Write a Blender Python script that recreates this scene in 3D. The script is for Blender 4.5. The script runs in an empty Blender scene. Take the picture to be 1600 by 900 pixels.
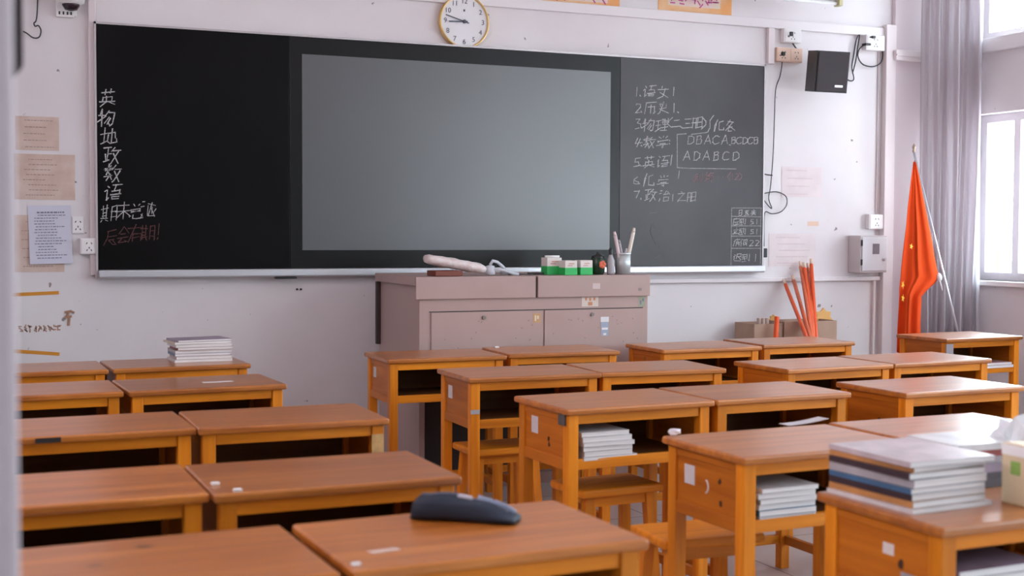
import bpy, bmesh, math, random
from mathutils import Vector, Matrix

C = bpy.context.scene.collection
SC = bpy.context.scene
PI = math.pi

# ------------------------------------------------------------------ camera
CAM = Vector((0.0, 0.0, 1.344))
F, YAW, PITCH, ROLL = 2035.18, 0.401405, 0.042561, 0.004319      # focal length in px of a 1600 px wide frame
fw0 = Vector((math.sin(YAW), math.cos(YAW), 0))
R0 = Vector((math.cos(YAW), -math.sin(YAW), 0))
FWD = fw0 * math.cos(PITCH) - Vector((0, 0, 1)) * math.sin(PITCH)
DN0 = -(Vector((0, 0, 1)) * math.cos(PITCH) + fw0 * math.sin(PITCH))
RT = R0 * math.cos(ROLL) - DN0 * math.sin(ROLL)
DN = R0 * math.sin(ROLL) + DN0 * math.cos(ROLL)
cd = bpy.data.cameras.new('camera'); cam = bpy.data.objects.new('camera', cd); C.objects.link(cam)
cd.sensor_width = 36; cd.lens = F * 36 / 1600; cd.clip_start = 0.05
m3 = Matrix((RT, -DN, -FWD)).transposed()
cam.matrix_world = Matrix.Translation(CAM) @ m3.to_4x4()
cd.dof.use_dof = True; cd.dof.focus_distance = 7.0; cd.dof.aperture_fstop = 3.8
SC.camera = cam

# ------------------------------------------------------------------ light and exposure
SC.view_settings.view_transform = 'Standard'
SC.view_settings.look = 'None'
SC.view_settings.gamma = 1
SC.view_settings.use_curve_mapping = False
SC.view_settings.exposure = 0.5
wd = bpy.data.worlds.new('sky'); SC.world = wd; wd.use_nodes = True
nt = wd.node_tree; bg = nt.nodes['Background']
tc = nt.nodes.new('ShaderNodeTexCoord'); sx = nt.nodes.new('ShaderNodeSeparateXYZ')
mr = nt.nodes.new('ShaderNodeMapRange'); mr.inputs[1].default_value = -0.25; mr.inputs[2].default_value = 0.2
mx = nt.nodes.new('ShaderNodeMix'); mx.data_type = 'RGBA'
mx.inputs[6].default_value = (0.60, 0.62, 0.66, 1); mx.inputs[7].default_value = (0.76, 0.93, 1.0, 1)
nt.links.new(tc.outputs['Generated'], sx.inputs[0]); nt.links.new(sx.outputs[2], mr.inputs[0])
m2 = nt.nodes.new('ShaderNodeMapRange'); m2.inputs[1].default_value = -0.1; m2.inputs[2].default_value = 0.1      # west half: warm pink fill tint added to the sky
mw = nt.nodes.new('ShaderNodeMix'); mw.data_type = 'RGBA'; mw.inputs[6].default_value = (0.62, 0.49, 0.515, 1)
nt.links.new(sx.outputs[0], m2.inputs[0]); nt.links.new(m2.outputs[0], mw.inputs[0]); nt.links.new(mx.outputs[2], mw.inputs[7])
nt.links.new(mr.outputs[0], mx.inputs[0]); nt.links.new(mw.outputs[2], bg.inputs[0])
SKY = 10.0
dp = nt.nodes.new('ShaderNodeVectorMath'); dp.operation = 'DOT_PRODUCT'; dp.inputs[1].default_value = (0.70, 0.70, 0.10)   # sky brightened towards the front right, added for the desk glare
m4 = nt.nodes.new('ShaderNodeMapRange'); m4.interpolation_type = 'SMOOTHSTEP'
m4.inputs[1].default_value = 0.70; m4.inputs[2].default_value = 1.0; m4.inputs[3].default_value = SKY; m4.inputs[4].default_value = SKY * 3.6
nt.links.new(tc.outputs['Generated'], dp.inputs[0]); nt.links.new(dp.outputs['Value'], m4.inputs[0]); nt.links.new(m4.outputs[0], bg.inputs[1])

ROOM_X0, ROOM_X1, ROOM_Y0, YW, ROOM_H = -0.75, 6.48, -2.6, 7.25, 3.4
YB = 7.20                                                          # front plane of the blackboard
WINDOWS = [(4.55, 7.12), (1.2, 4.1), (-2.2, 0.75)]               # openings in the right wall (y from, y to)
FILL_WINDOWS = [(1.7, 4.6)]                                     # unseen high opening in the left wall, added to brighten the room
WZ0, WZ1, TZ0, TZ1 = 1.03, 2.17, 2.68, 3.22
for a, b in WINDOWS:                                               # portals: tell the renderer where daylight enters
    for z0, z1 in ((WZ0, WZ1), (TZ0, TZ1)):
        ld = bpy.data.lights.new('daylight_portal', 'AREA'); ld.shape = 'RECTANGLE'
        ld.size = z1 - z0; ld.size_y = b - a; ld.cycles.is_portal = True
        lo = bpy.data.objects.new('daylight_portal', ld); C.objects.link(lo)
        lo.location = (ROOM_X1 + 0.26, (a + b) / 2, (z0 + z1) / 2)
        lo.rotation_euler = (0, PI / 2, 0)

for a, b in FILL_WINDOWS:
    ld = bpy.data.lights.new('daylight_portal', 'AREA'); ld.shape = 'RECTANGLE'
    ld.size = 0.95; ld.size_y = b - a; ld.cycles.is_portal = True
    lo = bpy.data.objects.new('daylight_portal', ld); C.objects.link(lo)
    lo.location = (ROOM_X0 - 0.26, (a + b) / 2, 2.725); lo.rotation_euler = (0, -PI / 2, 0)

def ray(u, v):
    return FWD + RT * ((u - 800) / F) + DN * ((v - 450) / F)
def at(u, v, y):                                                   # where a sight line meets a plane facing the room
    r = ray(u, v); return CAM + r * ((y - CAM.y) / r.y)
def atz(u, v, z):
    r = ray(u, v); return CAM + r * ((z - CAM.z) / r.z)
def atx(u, v, x):
    r = ray(u, v); return CAM + r * ((x - CAM.x) / r.x)

# ------------------------------------------------------------------ materials
MAT = {}
def mat(name, col, rough=0.6, spec=0.5, metal=0.0, noise=0.0, nscale=8, bump=0.0, bscale=40, coat=0.0, col2=None, emit=None):
    if name in MAT: return MAT[name]
    m = bpy.data.materials.new(name); m.use_nodes = True
    n = m.node_tree; b = n.nodes['Principled BSDF']
    b.inputs['Base Color'].default_value = (*col, 1)
    b.inputs['Roughness'].default_value = rough
    b.inputs['Specular IOR Level'].default_value = spec
    b.inputs['Metallic'].default_value = metal
    b.inputs['Coat Weight'].default_value = coat
    t = n.nodes.new('ShaderNodeTexCoord')
    if noise or col2:
        nz = n.nodes.new('ShaderNodeTexNoise'); nz.inputs['Scale'].default_value = nscale; nz.inputs['Detail'].default_value = 5
        rp = n.nodes.new('ShaderNodeValToRGB')
        c2 = col2 or tuple(max(0, c * (1 - noise)) for c in col)
        rp.color_ramp.elements[0].position = 0.35; rp.color_ramp.elements[1].position = 0.65
        rp.color_ramp.elements[0].color = (*c2, 1); rp.color_ramp.elements[1].color = (*col, 1)
        n.links.new(t.outputs['Object'], nz.inputs['Vector']); n.links.new(nz.outputs['Fac'], rp.inputs[0])
        n.links.new(rp.outputs[0], b.inputs['Base Color'])
    if bump:
        bz = n.nodes.new('ShaderNodeTexNoise'); bz.inputs['Scale'].default_value = bscale; bz.inputs['Detail'].default_value = 4
        bp = n.nodes.new('ShaderNodeBump'); bp.inputs['Strength'].default_value = bump; bp.inputs['Distance'].default_value = 0.01
        n.links.new(t.outputs['Object'], bz.inputs['Vector']); n.links.new(bz.outputs['Fac'], bp.inputs['Height'])
        n.links.new(bp.outputs[0], b.inputs['Normal'])
    MAT[name] = m; return m

def wood(name, axis, light, dark, rough=0.3, coat=0.5, knots=True):
    m = bpy.data.materials.new(name); m.use_nodes = True
    n = m.node_tree; b = n.nodes['Principled BSDF']; L = n.links.new
    b.inputs['Roughness'].default_value = rough; b.inputs['Coat Weight'].default_value = coat; b.inputs['Specular IOR Level'].default_value = 0.25
    b.inputs['Coat Roughness'].default_value = 0.28; b.inputs['Coat IOR'].default_value = 1.5
    t = n.nodes.new('ShaderNodeTexCoord'); oi = n.nodes.new('ShaderNodeObjectInfo')
    ad = n.nodes.new('ShaderNodeVectorMath'); ad.operation = 'ADD'
    ml = n.nodes.new('ShaderNodeMath'); ml.operation = 'MULTIPLY'; ml.inputs[1].default_value = 37.0
    L(oi.outputs['Random'], ml.inputs[0]); L(t.outputs['Object'], ad.inputs[0]); L(ml.outputs[0], ad.inputs[1])
    mp = n.nodes.new('ShaderNodeMapping')
    s = [22, 22, 22]; s[axis] = 1.6; mp.inputs['Scale'].default_value = s
    L(ad.outputs[0], mp.inputs['Vector'])
    nz = n.nodes.new('ShaderNodeTexNoise'); nz.inputs['Scale'].default_value = 1.2; nz.inputs['Detail'].default_value = 6; nz.inputs['Distortion'].default_value = 0.6
    L(mp.outputs[0], nz.inputs['Vector'])
    rp = n.nodes.new('ShaderNodeValToRGB')
    rp.color_ramp.elements[0].position = 0.3; rp.color_ramp.elements[0].color = (*dark, 1)
    rp.color_ramp.elements[1].position = 0.68; rp.color_ramp.elements[1].color = (*light, 1)
    L(nz.outputs['Fac'], rp.inputs[0])
    hs = n.nodes.new('ShaderNodeHueSaturation')
    vr = n.nodes.new('ShaderNodeMapRange'); vr.inputs[3].default_value = 0.82; vr.inputs[4].default_value = 1.15
    L(oi.outputs['Random'], vr.inputs[0]); L(vr.outputs[0], hs.inputs['Value']); L(rp.outputs[0], hs.inputs['Color'])
    last = hs.outputs[0]
    if knots:                                                      # dark knots with a shape of their own
        vo = n.nodes.new('ShaderNodeTexVoronoi'); vo.inputs['Scale'].default_value = 5.0
        L(ad.outputs[0], vo.inputs['Vector'])
        kr = n.nodes.new('ShaderNodeMapRange'); kr.inputs[1].default_value = 0.04; kr.inputs[2].default_value = 0.11; kr.inputs[3].default_value = 0.7; kr.inputs[4].default_value = 0.0
        L(vo.outputs['Distance'], kr.inputs[0])
        km = n.nodes.new('ShaderNodeMix'); km.data_type = 'RGBA'; km.inputs[7].default_value = (0.09, 0.03, 0.008, 1)
        L(kr.outputs[0], km.inputs[0]); L(last, km.inputs[6]); last = km.outputs[2]
    L(last, b.inputs['Base Color'])
    bp = n.nodes.new('ShaderNodeBump'); bp.inputs['Strength'].default_value = 0.06; bp.inputs['Distance'].default_value = 0.004
    L(nz.outputs['Fac'], bp.inputs['Height']); L(bp.outputs[0], b.inputs['Normal'])
    return m

W_TOP = wood('varnished_pine_top', 0, (0.57, 0.195, 0.028), (0.33, 0.088, 0.011), 0.4, 0.9)
W_X = wood('varnished_pine_rail', 0, (0.80, 0.27, 0.014), (0.58, 0.165, 0.007), 0.42, 0.12, False)
W_Z = wood('varnished_pine_leg', 2, (0.80, 0.27, 0.014), (0.58, 0.165, 0.007), 0.42, 0.12, False)
W_Y = wood('varnished_pine_panel', 1, (0.58, 0.18, 0.014), (0.40, 0.105, 0.007), 0.42, 0.12)
W_IN = wood('shaded_inside_wood', 0, (0.15, 0.055, 0.014), (0.09, 0.03, 0.008), 0.6, 0.0, False)  # compartment shade put into a darker copy of the pine

def wall_mat():
    m = bpy.data.materials.new('painted_plaster'); m.use_nodes = True
    n = m.node_tree; b = n.nodes['Principled BSDF']; L = n.links.new
    b.inputs['Roughness'].default_value = 0.55
    t = n.nodes.new('ShaderNodeTexCoord')
    nz = n.nodes.new('ShaderNodeTexNoise'); nz.inputs['Scale'].default_value = 1.7; nz.inputs['Detail'].default_value = 6
    L(t.outputs['Object'], nz.inputs['Vector'])
    rp = n.nodes.new('ShaderNodeValToRGB'); rp.color_ramp.elements[0].position = 0.3; rp.color_ramp.elements[1].position = 0.7
    rp.color_ramp.elements[0].color = (0.74, 0.69, 0.71, 1); rp.color_ramp.elements[1].color = (0.80, 0.775, 0.79, 1)
    L(nz.outputs['Fac'], rp.inputs[0])
    # small chips and scuffs in the paint
    n2 = n.nodes.new('ShaderNodeTexNoise'); n2.inputs['Scale'].default_value = 17; n2.inputs['Detail'].default_value = 3
    L(t.outputs['Object'], n2.inputs['Vector'])
    r2 = n.nodes.new('ShaderNodeMapRange'); r2.inputs[1].default_value = 0.728; r2.inputs[2].default_value = 0.75
    L(n2.outputs['Fac'], r2.inputs[0])
    mx = n.nodes.new('ShaderNodeMix'); mx.data_type = 'RGBA'; mx.inputs[7].default_value = (0.30, 0.25, 0.25, 1)
    L(r2.outputs[0], mx.inputs[0]); L(rp.outputs[0], mx.inputs[6])
    L(mx.outputs[2], b.inputs['Base Color'])
    bp = n.nodes.new('ShaderNodeBump'); bp.inputs['Strength'].default_value = 0.12; bp.inputs['Distance'].default_value = 0.01
    L(nz.outputs['Fac'], bp.inputs['Height']); L(bp.outputs[0], b.inputs['Normal'])
    return m
M_WALL = wall_mat()
M_TRUNK = mat('trunking_plastic', (0.78, 0.70, 0.71), 0.45)
M_WHITE = mat('white_plastic', (0.85, 0.83, 0.83), 0.4)
M_WFRAME = mat('window_frame_paint', (0.72, 0.68, 0.72), 0.4)
M_CEIL = mat('ceiling_paint', (0.86, 0.84, 0.84), 0.8)
M_BOARD = mat('chalkboard_enamel', (0.004, 0.0036, 0.004), 0.33, 0.12, noise=0.3, nscale=3)
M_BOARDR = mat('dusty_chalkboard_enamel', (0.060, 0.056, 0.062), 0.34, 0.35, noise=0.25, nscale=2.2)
M_BEZEL = mat('black_bezel_glass', (0.005, 0.0045, 0.005), 0.28, 0.25)
M_SCREEN = mat('antiglare_display_glass', (0.058, 0.058, 0.064), 0.30, 1.0)
M_ALU = mat('brushed_aluminium', (0.62, 0.64, 0.68), 0.35, 0.5, 0.7)
M_CHALK = mat('white_chalk', (0.74, 0.73, 0.74), 0.95, 0.1, noise=0.6, nscale=220)
M_CHALKF = mat('faint_chalk', (0.20, 0.19, 0.20), 0.95, 0.1, noise=0.6, nscale=220)
M_CHALKR = mat('red_chalk', (0.22, 0.10, 0.10), 0.95, 0.1, noise=0.65, nscale=200)
M_CHALKR2 = mat('pink_chalk', (0.40, 0.24, 0.24), 0.95, 0.1, noise=0.5, nscale=200)
M_STEEL = mat('mauve_enamelled_steel', (0.475, 0.335, 0.31), 0.42, noise=0.06, nscale=3)
M_STEELD = mat('dark_steel_gap', (0.05, 0.035, 0.035), 0.6)
M_BLACK = mat('black_plastic', (0.02, 0.02, 0.022), 0.45)
M_GRILL = mat('black_speaker_cloth', (0.055, 0.05, 0.056), 0.75, bump=0.3, bscale=300)
M_CABLE = mat('black_cable', (0.03, 0.03, 0.035), 0.5)
M_PAPER = mat('white_paper', (0.80, 0.79, 0.80), 0.8, noise=0.08, nscale=30)
M_PAGES = None
def pages_mat():
    m = bpy.data.materials.new('page_edges'); m.use_nodes = True
    n = m.node_tree; b = n.nodes['Principled BSDF']; b.inputs['Roughness'].default_value = 0.8
    t = n.nodes.new('ShaderNodeTexCoord'); mp = n.nodes.new('ShaderNodeMapping'); mp.inputs['Scale'].default_value = (4, 4, 900)
    nz = n.nodes.new('ShaderNodeTexNoise'); nz.inputs['Scale'].default_value = 1; nz.inputs['Detail'].default_value = 2
    rp = n.nodes.new('ShaderNodeValToRGB'); rp.color_ramp.elements[0].color = (0.60, 0.58, 0.58, 1); rp.color_ramp.elements[1].color = (0.86, 0.84, 0.84, 1)
    rp.color_ramp.elements[0].position = 0.3; rp.color_ramp.elements[1].position = 0.6
    n.links.new(t.outputs['Object'], mp.inputs[0]); n.links.new(mp.outputs[0], nz.inputs['Vector']); n.links.new(nz.outputs['Fac'], rp.inputs[0])
    n.links.new(rp.outputs[0], b.inputs['Base Color']); return m
M_PAGES = pages_mat()
M_TAN = mat('old_tan_paper', (0.60, 0.44, 0.37), 0.85, col2=(0.70, 0.56, 0.50), nscale=9)
M_INK = mat('printed_ink', (0.22, 0.22, 0.30), 0.8)
M_INKF = mat('faded_ink', (0.42, 0.30, 0.27), 0.85)
M_YTAPE = mat('orange_tape', (0.72, 0.30, 0.03), 0.5)
M_CARD = mat('brown_cardboard', (0.46, 0.31, 0.23), 0.8, noise=0.1, nscale=10)
M_RED = mat('orange_red_plastic', (0.85, 0.10, 0.015), 0.35)
M_REDP = mat('worn_red_pole', (0.78, 0.16, 0.06), 0.35, noise=0.25, nscale=18)
M_GREEN = mat('green_print', (0.03, 0.50, 0.12), 0.5)
M_GOLD = mat('gold_rim', (0.80, 0.55, 0.22), 0.3, 0.5, 0.6)

def fabric(name, col, trans=0.0, rough=0.85):
    m = bpy.data.materials.new(name); m.use_nodes = True
    n = m.node_tree; b = n.nodes['Principled BSDF']; out = n.nodes['Material Output']
    b.inputs['Base Color'].default_value = (*col, 1); b.inputs['Roughness'].default_value = rough; b.inputs['Specular IOR Level'].default_value = 0.2
    t = n.nodes.new('ShaderNodeTexCoord'); w = n.nodes.new('ShaderNodeTexNoise'); w.inputs['Scale'].default_value = 260
    bp = n.nodes.new('ShaderNodeBump'); bp.inputs['Strength'].default_value = 0.15; bp.inputs['Distance'].default_value = 0.003
    n.links.new(t.outputs['Object'], w.inputs['Vector']); n.links.new(w.outputs['Fac'], bp.inputs['Height']); n.links.new(bp.outputs[0], b.inputs['Normal'])
    if trans:
        tr = n.nodes.new('ShaderNodeBsdfTranslucent'); tr.inputs[0].default_value = (*col, 1)
        ms = n.nodes.new('ShaderNodeMixShader'); ms.inputs[0].default_value = trans
        n.links.new(b.outputs[0], ms.inputs[1]); n.links.new(tr.outputs[0], ms.inputs[2]); n.links.new(ms.outputs[0], out.inputs[0])
    return m
M_CURT = fabric('grey_sheer_curtain', (0.60, 0.55, 0.58), 0.45)
M_CURT2 = fabric('backlit_sheer_curtain', (0.82, 0.80, 0.83), 0.6)  # window backlight put into a paler copy of the curtain cloth
M_FLAG = fabric('red_flag_cloth', (0.90, 0.10, 0.016), 0.3)
M_CASE = fabric('slate_cloth', (0.028, 0.036, 0.055), 0, 0.6)
def glass_mat():
    m = bpy.data.materials.new('window_glass'); m.use_nodes = True
    n = m.node_tree; n.nodes.remove(n.nodes['Principled BSDF']); out = n.nodes['Material Output']
    tr = n.nodes.new('ShaderNodeBsdfTransparent'); gl = n.nodes.new('ShaderNodeBsdfGlossy'); gl.inputs['Roughness'].default_value = 0.02
    ms = n.nodes.new('ShaderNodeMixShader'); ms.inputs[0].default_value = 0.07
    n.links.new(tr.outputs[0], ms.inputs[1]); n.links.new(gl.outputs[0], ms.inputs[2]); n.links.new(ms.outputs[0], out.inputs[0]); return m
M_GLASS = glass_mat()
def floor_mat():
    m = bpy.data.materials.new('grey_floor_tiles'); m.use_nodes = True
    n = m.node_tree; b = n.nodes['Principled BSDF']; b.inputs['Roughness'].default_value = 0.35
    t = n.nodes.new('ShaderNodeTexCoord'); br = n.nodes.new('ShaderNodeTexBrick'); br.offset = 0
    br.inputs['Color1'].default_value = (0.46, 0.40, 0.40, 1); br.inputs['Color2'].default_value = (0.50, 0.435, 0.435, 1); br.inputs['Mortar'].default_value = (0.15, 0.12, 0.12, 1)
    br.inputs['Scale'].default_value = 1; br.inputs['Brick Width'].default_value = 0.6; br.inputs['Row Height'].default_value = 0.6; br.inputs['Mortar Size'].default_value = 0.004
    n.links.new(t.outputs['Object'], br.inputs['Vector']); n.links.new(br.outputs[0], b.inputs['Base Color']); return m
M_FLOOR = floor_mat()

# ------------------------------------------------------------------ mesh helpers
class MB:
    def __init__(s): s.bm = bmesh.new()
    def box(s, lo, hi, bev=0.0, seg=2, mtx=None, mi=0):
        lo, hi = Vector(lo), Vector(hi); c = (lo + hi) / 2; d = hi - lo
        r = bmesh.ops.create_cube(s.bm, size=1, matrix=Matrix.Translation(c) @ Matrix.Diagonal((abs(d.x), abs(d.y), abs(d.z), 1)))
        vs = r['verts']
        if bev:
            es = list({e for v in vs for e in v.link_edges})
            q = bmesh.ops.bevel(s.bm, geom=es, offset=bev, segments=seg, affect='EDGES', profile=0.5)
            vs = list({v for f in q['faces'] for v in f.verts} | {v for v in vs if v.is_valid})
        if mi:
            for f in {f for v in vs for f in v.link_faces}: f.material_index = mi
        if mtx: bmesh.ops.transform(s.bm, matrix=mtx, verts=vs)
        return s
    def prism(s, pts, axis_vec):                                    # polygon in 3-D swept along a vector
        a = [s.bm.verts.new(p) for p in pts]; b = [s.bm.verts.new(Vector(p) + Vector(axis_vec)) for p in pts]
        n = len(pts); s.bm.faces.new(a); s.bm.faces.new(list(reversed(b)))
        for i in range(n): s.bm.faces.new((a[i], b[i], b[(i + 1) % n], a[(i + 1) % n]))
        return s
    def tube(s, pts, r, n=8, r1=None, caps=True):
        pts = [Vector(p) for p in pts]; rings = []
        up = Vector((0.31, 0.17, 0.93)).normalized()
        for i, p in enumerate(pts):
            d = (pts[min(i + 1, len(pts) - 1)] - pts[max(i - 1, 0)]).normalized()
            a = d.cross(up)
            if a.length < 0.1: a = d.cross(Vector((1, 0, 0)))
            a.normalize(); b = d.cross(a)
            rr = r if r1 is None else r + (r1 - r) * i / (len(pts) - 1)
            rings.append([s.bm.verts.new(p + (a * math.cos(k * 2 * PI / n) + b * math.sin(k * 2 * PI / n)) * rr) for k in range(n)])
        for i in range(len(rings) - 1):
            for k in range(n): s.bm.faces.new((rings[i][k], rings[i][(k + 1) % n], rings[i + 1][(k + 1) % n], rings[i + 1][k]))
        if caps: s.bm.faces.new(list(reversed(rings[0]))); s.bm.faces.new(rings[-1])
        return s
    def lathe(s, prof, origin=(0, 0, 0), n=24, mtx=None):          # prof: (radius, height) from bottom to top
        o = Vector(origin); rings = []; new = []
        for r, z in prof:
            if r < 1e-6: rings.append([s.bm.verts.new((o.x, o.y, o.z + z))])
            else: rings.append([s.bm.verts.new((o.x + r * math.cos(k * 2 * PI / n), o.y + r * math.sin(k * 2 * PI / n), o.z + z)) for k in range(n)])
            new += rings[-1]
        for A, B in zip(rings, rings[1:]):
            for k in range(n):
                j = (k + 1) % n
                if len(A) == 1 and len(B) == 1: continue
                if len(A) == 1: s.bm.faces.new((A[0], B[j], B[k]))
                elif len(B) == 1: s.bm.faces.new((A[k], A[j], B[0]))
                else: s.bm.faces.new((A[k], A[j], B[j], B[k]))
        if mtx: bmesh.ops.transform(s.bm, matrix=mtx, verts=new)
        return s
    def grid(s, rows):                                              # rows of points -> surface
        g = [[s.bm.verts.new(p) for p in r] for r in rows]
        for i in range(len(g) - 1):
            for j in range(len(g[0]) - 1): s.bm.faces.new((g[i][j], g[i][j + 1], g[i + 1][j + 1], g[i + 1][j]))
        return s
    def build(s, name, m, parent=None, smooth=False, loc=None):
        bmesh.ops.recalc_face_normals(s.bm, faces=s.bm.faces)
        me = bpy.data.meshes.new(name); s.bm.to_mesh(me); s.bm.free()
        for mm in (m if isinstance(m, (list, tuple)) else [m]): me.materials.append(mm)
        if smooth:
            for p in me.polygons: p.use_smooth = True
        o = bpy.data.objects.new(name, me); C.objects.link(o)
        if loc is not None: o.location = loc
        if parent: o.parent = parent
        return o

def empty(name, loc=(0, 0, 0), rz=0.0, rot=None):
    o = bpy.data.objects.new(name, None); C.objects.link(o); o.location = loc; o.rotation_euler = rot or (0, 0, rz); o.empty_display_size = 0.1; return o
def tag(o, label, cat, group=None):
    o['label'] = label; o['category'] = cat
    if group: o['group'] = group
    return o
def struct(o, label=None):
    o['kind'] = 'structure'
    if label: o['label'] = label
    return o
def dup(root, loc, rz):
    r = root.copy(); C.objects.link(r); r.location = loc; r.rotation_euler = (0, 0, rz)
    for ch in list(root.children):
        c = ch.copy(); C.objects.link(c); c.parent = r
        for g in ch.children:
            d = g.copy(); C.objects.link(d); d.parent = c
    return r
def recenter(o):                                                   # put the origin at the thing's base centre
    vs = [v.co for v in o.data.vertices]
    c = Vector(((min(v.x for v in vs) + max(v.x for v in vs)) / 2, (min(v.y for v in vs) + max(v.y for v in vs)) / 2, min(v.z for v in vs)))
    o.data.transform(Matrix.Translation(-c)); o.location = o.location + c
    for ch in o.children: ch.location = ch.location - c
    return o
def text_mesh(name, s, size, m, mtx, parent=None, extrude=0.0008):
    cu = bpy.data.curves.new(name, 'FONT'); cu.body = s; cu.size = size; cu.align_x = 'CENTER'; cu.align_y = 'CENTER'; cu.extrude = extrude
    ob = bpy.data.objects.new(name, cu); C.objects.link(ob); bpy.context.view_layer.update()
    me = bpy.data.meshes.new_from_object(ob.evaluated_get(bpy.context.evaluated_depsgraph_get()))
    bpy.data.objects.remove(ob); me.transform(mtx); me.materials.clear(); me.materials.append(m)
    o = bpy.data.objects.new(name, me); C.objects.link(o)
    if parent: o.parent = parent
    return o
FACE_ROOM = Matrix.Rotation(PI / 2, 4, 'X')                        # text that faces the room (-y)

# ------------------------------------------------------------------ room shell
T = 0.24
b = MB(); b.box((ROOM_X0 - T, ROOM_Y0 - T, -0.1), (ROOM_X1 + T, YW + T, 0)); struct(b.build('floor', M_FLOOR))
b = MB(); b.box((ROOM_X0 - T, ROOM_Y0 - T, ROOM_H), (ROOM_X1 + T, YW + T, ROOM_H + 0.15)); struct(b.build('ceiling', M_CEIL))
b = MB(); b.box((ROOM_X0 - T, YW, 0), (ROOM_X1 + T, YW + T, ROOM_H)); struct(b.build('wall_front', M_WALL))
b = MB(); b.box((ROOM_X0 - T, ROOM_Y0 - T, 0), (ROOM_X1 + T, ROOM_Y0, ROOM_H)); struct(b.build('wall_rear', M_WALL))
b = MB(); b.box((ROOM_X0 - T, ROOM_Y0, 0), (ROOM_X0, YW, 2.25)); b.box((ROOM_X0 - T, ROOM_Y0, 3.2), (ROOM_X0, YW, ROOM_H))
edges = [ROOM_Y0] + [y for w in sorted(FILL_WINDOWS) for y in w] + [YW]
for i in range(0, len(edges), 2): b.box((ROOM_X0 - T, edges[i], 2.25), (ROOM_X0, edges[i + 1], 3.2))
struct(b.build('wall_left', M_WALL))
for k, (a, c) in enumerate(FILL_WINDOWS):  # added fill window, out of view, framed like the others
    w = struct(empty('window_%d' % (k + 4), (ROOM_X0, (a + c) / 2, 2.25))); hw = (c - a) / 2
    b = MB(); b.box((-0.15, -hw, 0), (-0.09, hw, 0.05)); b.box((-0.15, -hw, 0.9), (-0.09, hw, 0.95))
    for y in (-hw + 0.03, -hw / 3, hw / 3, hw - 0.03): b.box((-0.15, y - 0.03, 0.05), (-0.09, y + 0.03, 0.9))
    b.build('window_frame', M_WFRAME, w)
    b = MB(); b.box((-0.123, -hw, 0.04), (-0.117, hw, 0.91)); b.build('glass_pane', M_GLASS, w)
# right wall with window openings
b = MB(); X1 = ROOM_X1; ys = [ROOM_Y0]
b.box((X1, ROOM_Y0, 0), (X1 + T, YW, WZ0))
b.box((X1, ROOM_Y0, WZ1), (X1 + T, YW, TZ0))
b.box((X1, ROOM_Y0, TZ1), (X1 + T, YW, ROOM_H))
edges = [ROOM_Y0] + [y for w in sorted(WINDOWS) for y in w] + [YW]
for i in range(0, len(edges), 2):
    for z0, z1 in ((WZ0, WZ1), (TZ0, TZ1)): b.box((X1, edges[i], z0), (X1 + T, edges[i + 1], z1))
struct(b.build('wall_right', M_WALL))
b = MB(); b.box((X1 - 0.05, ROOM_Y0, 2.58), (X1, YW, 2.675), 0.006); struct(b.build('trim_1', M_WALL), 'ledge under the upper windows')
for k, (a, c) in enumerate(WINDOWS):
    w = struct(empty('window_%d' % (k + 1), (X1, (a + c) / 2, WZ0)))
    def fr(z0, z1, splits, nm):
        b = MB(); x0, x1 = 0.09, 0.15
        y0, y1 = a - (a + c) / 2, c - (a + c) / 2; zz0, zz1 = z0 - WZ0, z1 - WZ0
        b.box((x0, y0, zz0), (x1, y1, zz0 + 0.055)); b.box((x0, y0, zz1 - 0.055), (x1, y1, zz1))
        for y in splits: b.box((x0, y - 0.03, zz0 + 0.055), (x1, y + 0.03, zz1 - 0.055))
        b.build(nm, M_WFRAME, w)
        p = MB(); p.box((x0 + 0.025, y0, zz0 + 0.05), (x0 + 0.031, y1, zz1 - 0.05)); p.build('glass_pane', M_GLASS, w)
    hw = (c - a) / 2
    fr(WZ0, WZ1, [-hw + 0.03, -hw / 3, hw - 0.34 if k == 0 else hw / 3, hw - 0.03], 'window_frame')
    fr(TZ0, TZ1, [-hw + 0.03, 0, hw - 0.03], 'transom_frame')
    s = MB(); s.box((-0.05, -hw - 0.04, -0.035), (0.2, hw + 0.04, 0.0), 0.006); s.build('window_sill', M_WHITE, w)
b = MB(); b.box((0.6, ROOM_Y0, 0.9), (5.6, ROOM_Y0 + 0.04, 2.75), 0.004); o = struct(b.build('trim_10', mat('dark_green_board', (0.012, 0.03, 0.022), 0.6)), 'added dark green board on the rear wall, darkening the blackboard reflection')  # unseen board added so the blackboard mirrors something dark
# white pillar close to the lens on the left, column in the far right corner
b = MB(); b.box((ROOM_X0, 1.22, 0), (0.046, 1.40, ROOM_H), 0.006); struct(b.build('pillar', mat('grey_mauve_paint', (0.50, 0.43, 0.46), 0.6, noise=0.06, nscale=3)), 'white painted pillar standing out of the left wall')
cx0 = at(1391, 200, YW).x
b = MB(); b.box((cx0, YW - 0.035, 0), (ROOM_X1, YW, ROOM_H), 0.004); struct(b.build('column', mat('column_paint', (0.72, 0.63, 0.66), 0.5)), 'mauve painted column in the front right corner')
zc0, zc1 = at(1410, 97, YW).z, at(1410, 81, YW).z
b = MB(); b.box((cx0 - 0.02, YW - 0.075, zc0), (ROOM_X1 - 0.1, YW - 0.036, zc1), 0.004); b.box((cx0 - 0.02, YW - 0.085, zc0 + 0.028), (ROOM_X1 - 0.1, YW - 0.075, zc0 + 0.04)); struct(b.build('trim_2', M_TRUNK), 'cable trunking across the corner column')
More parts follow.
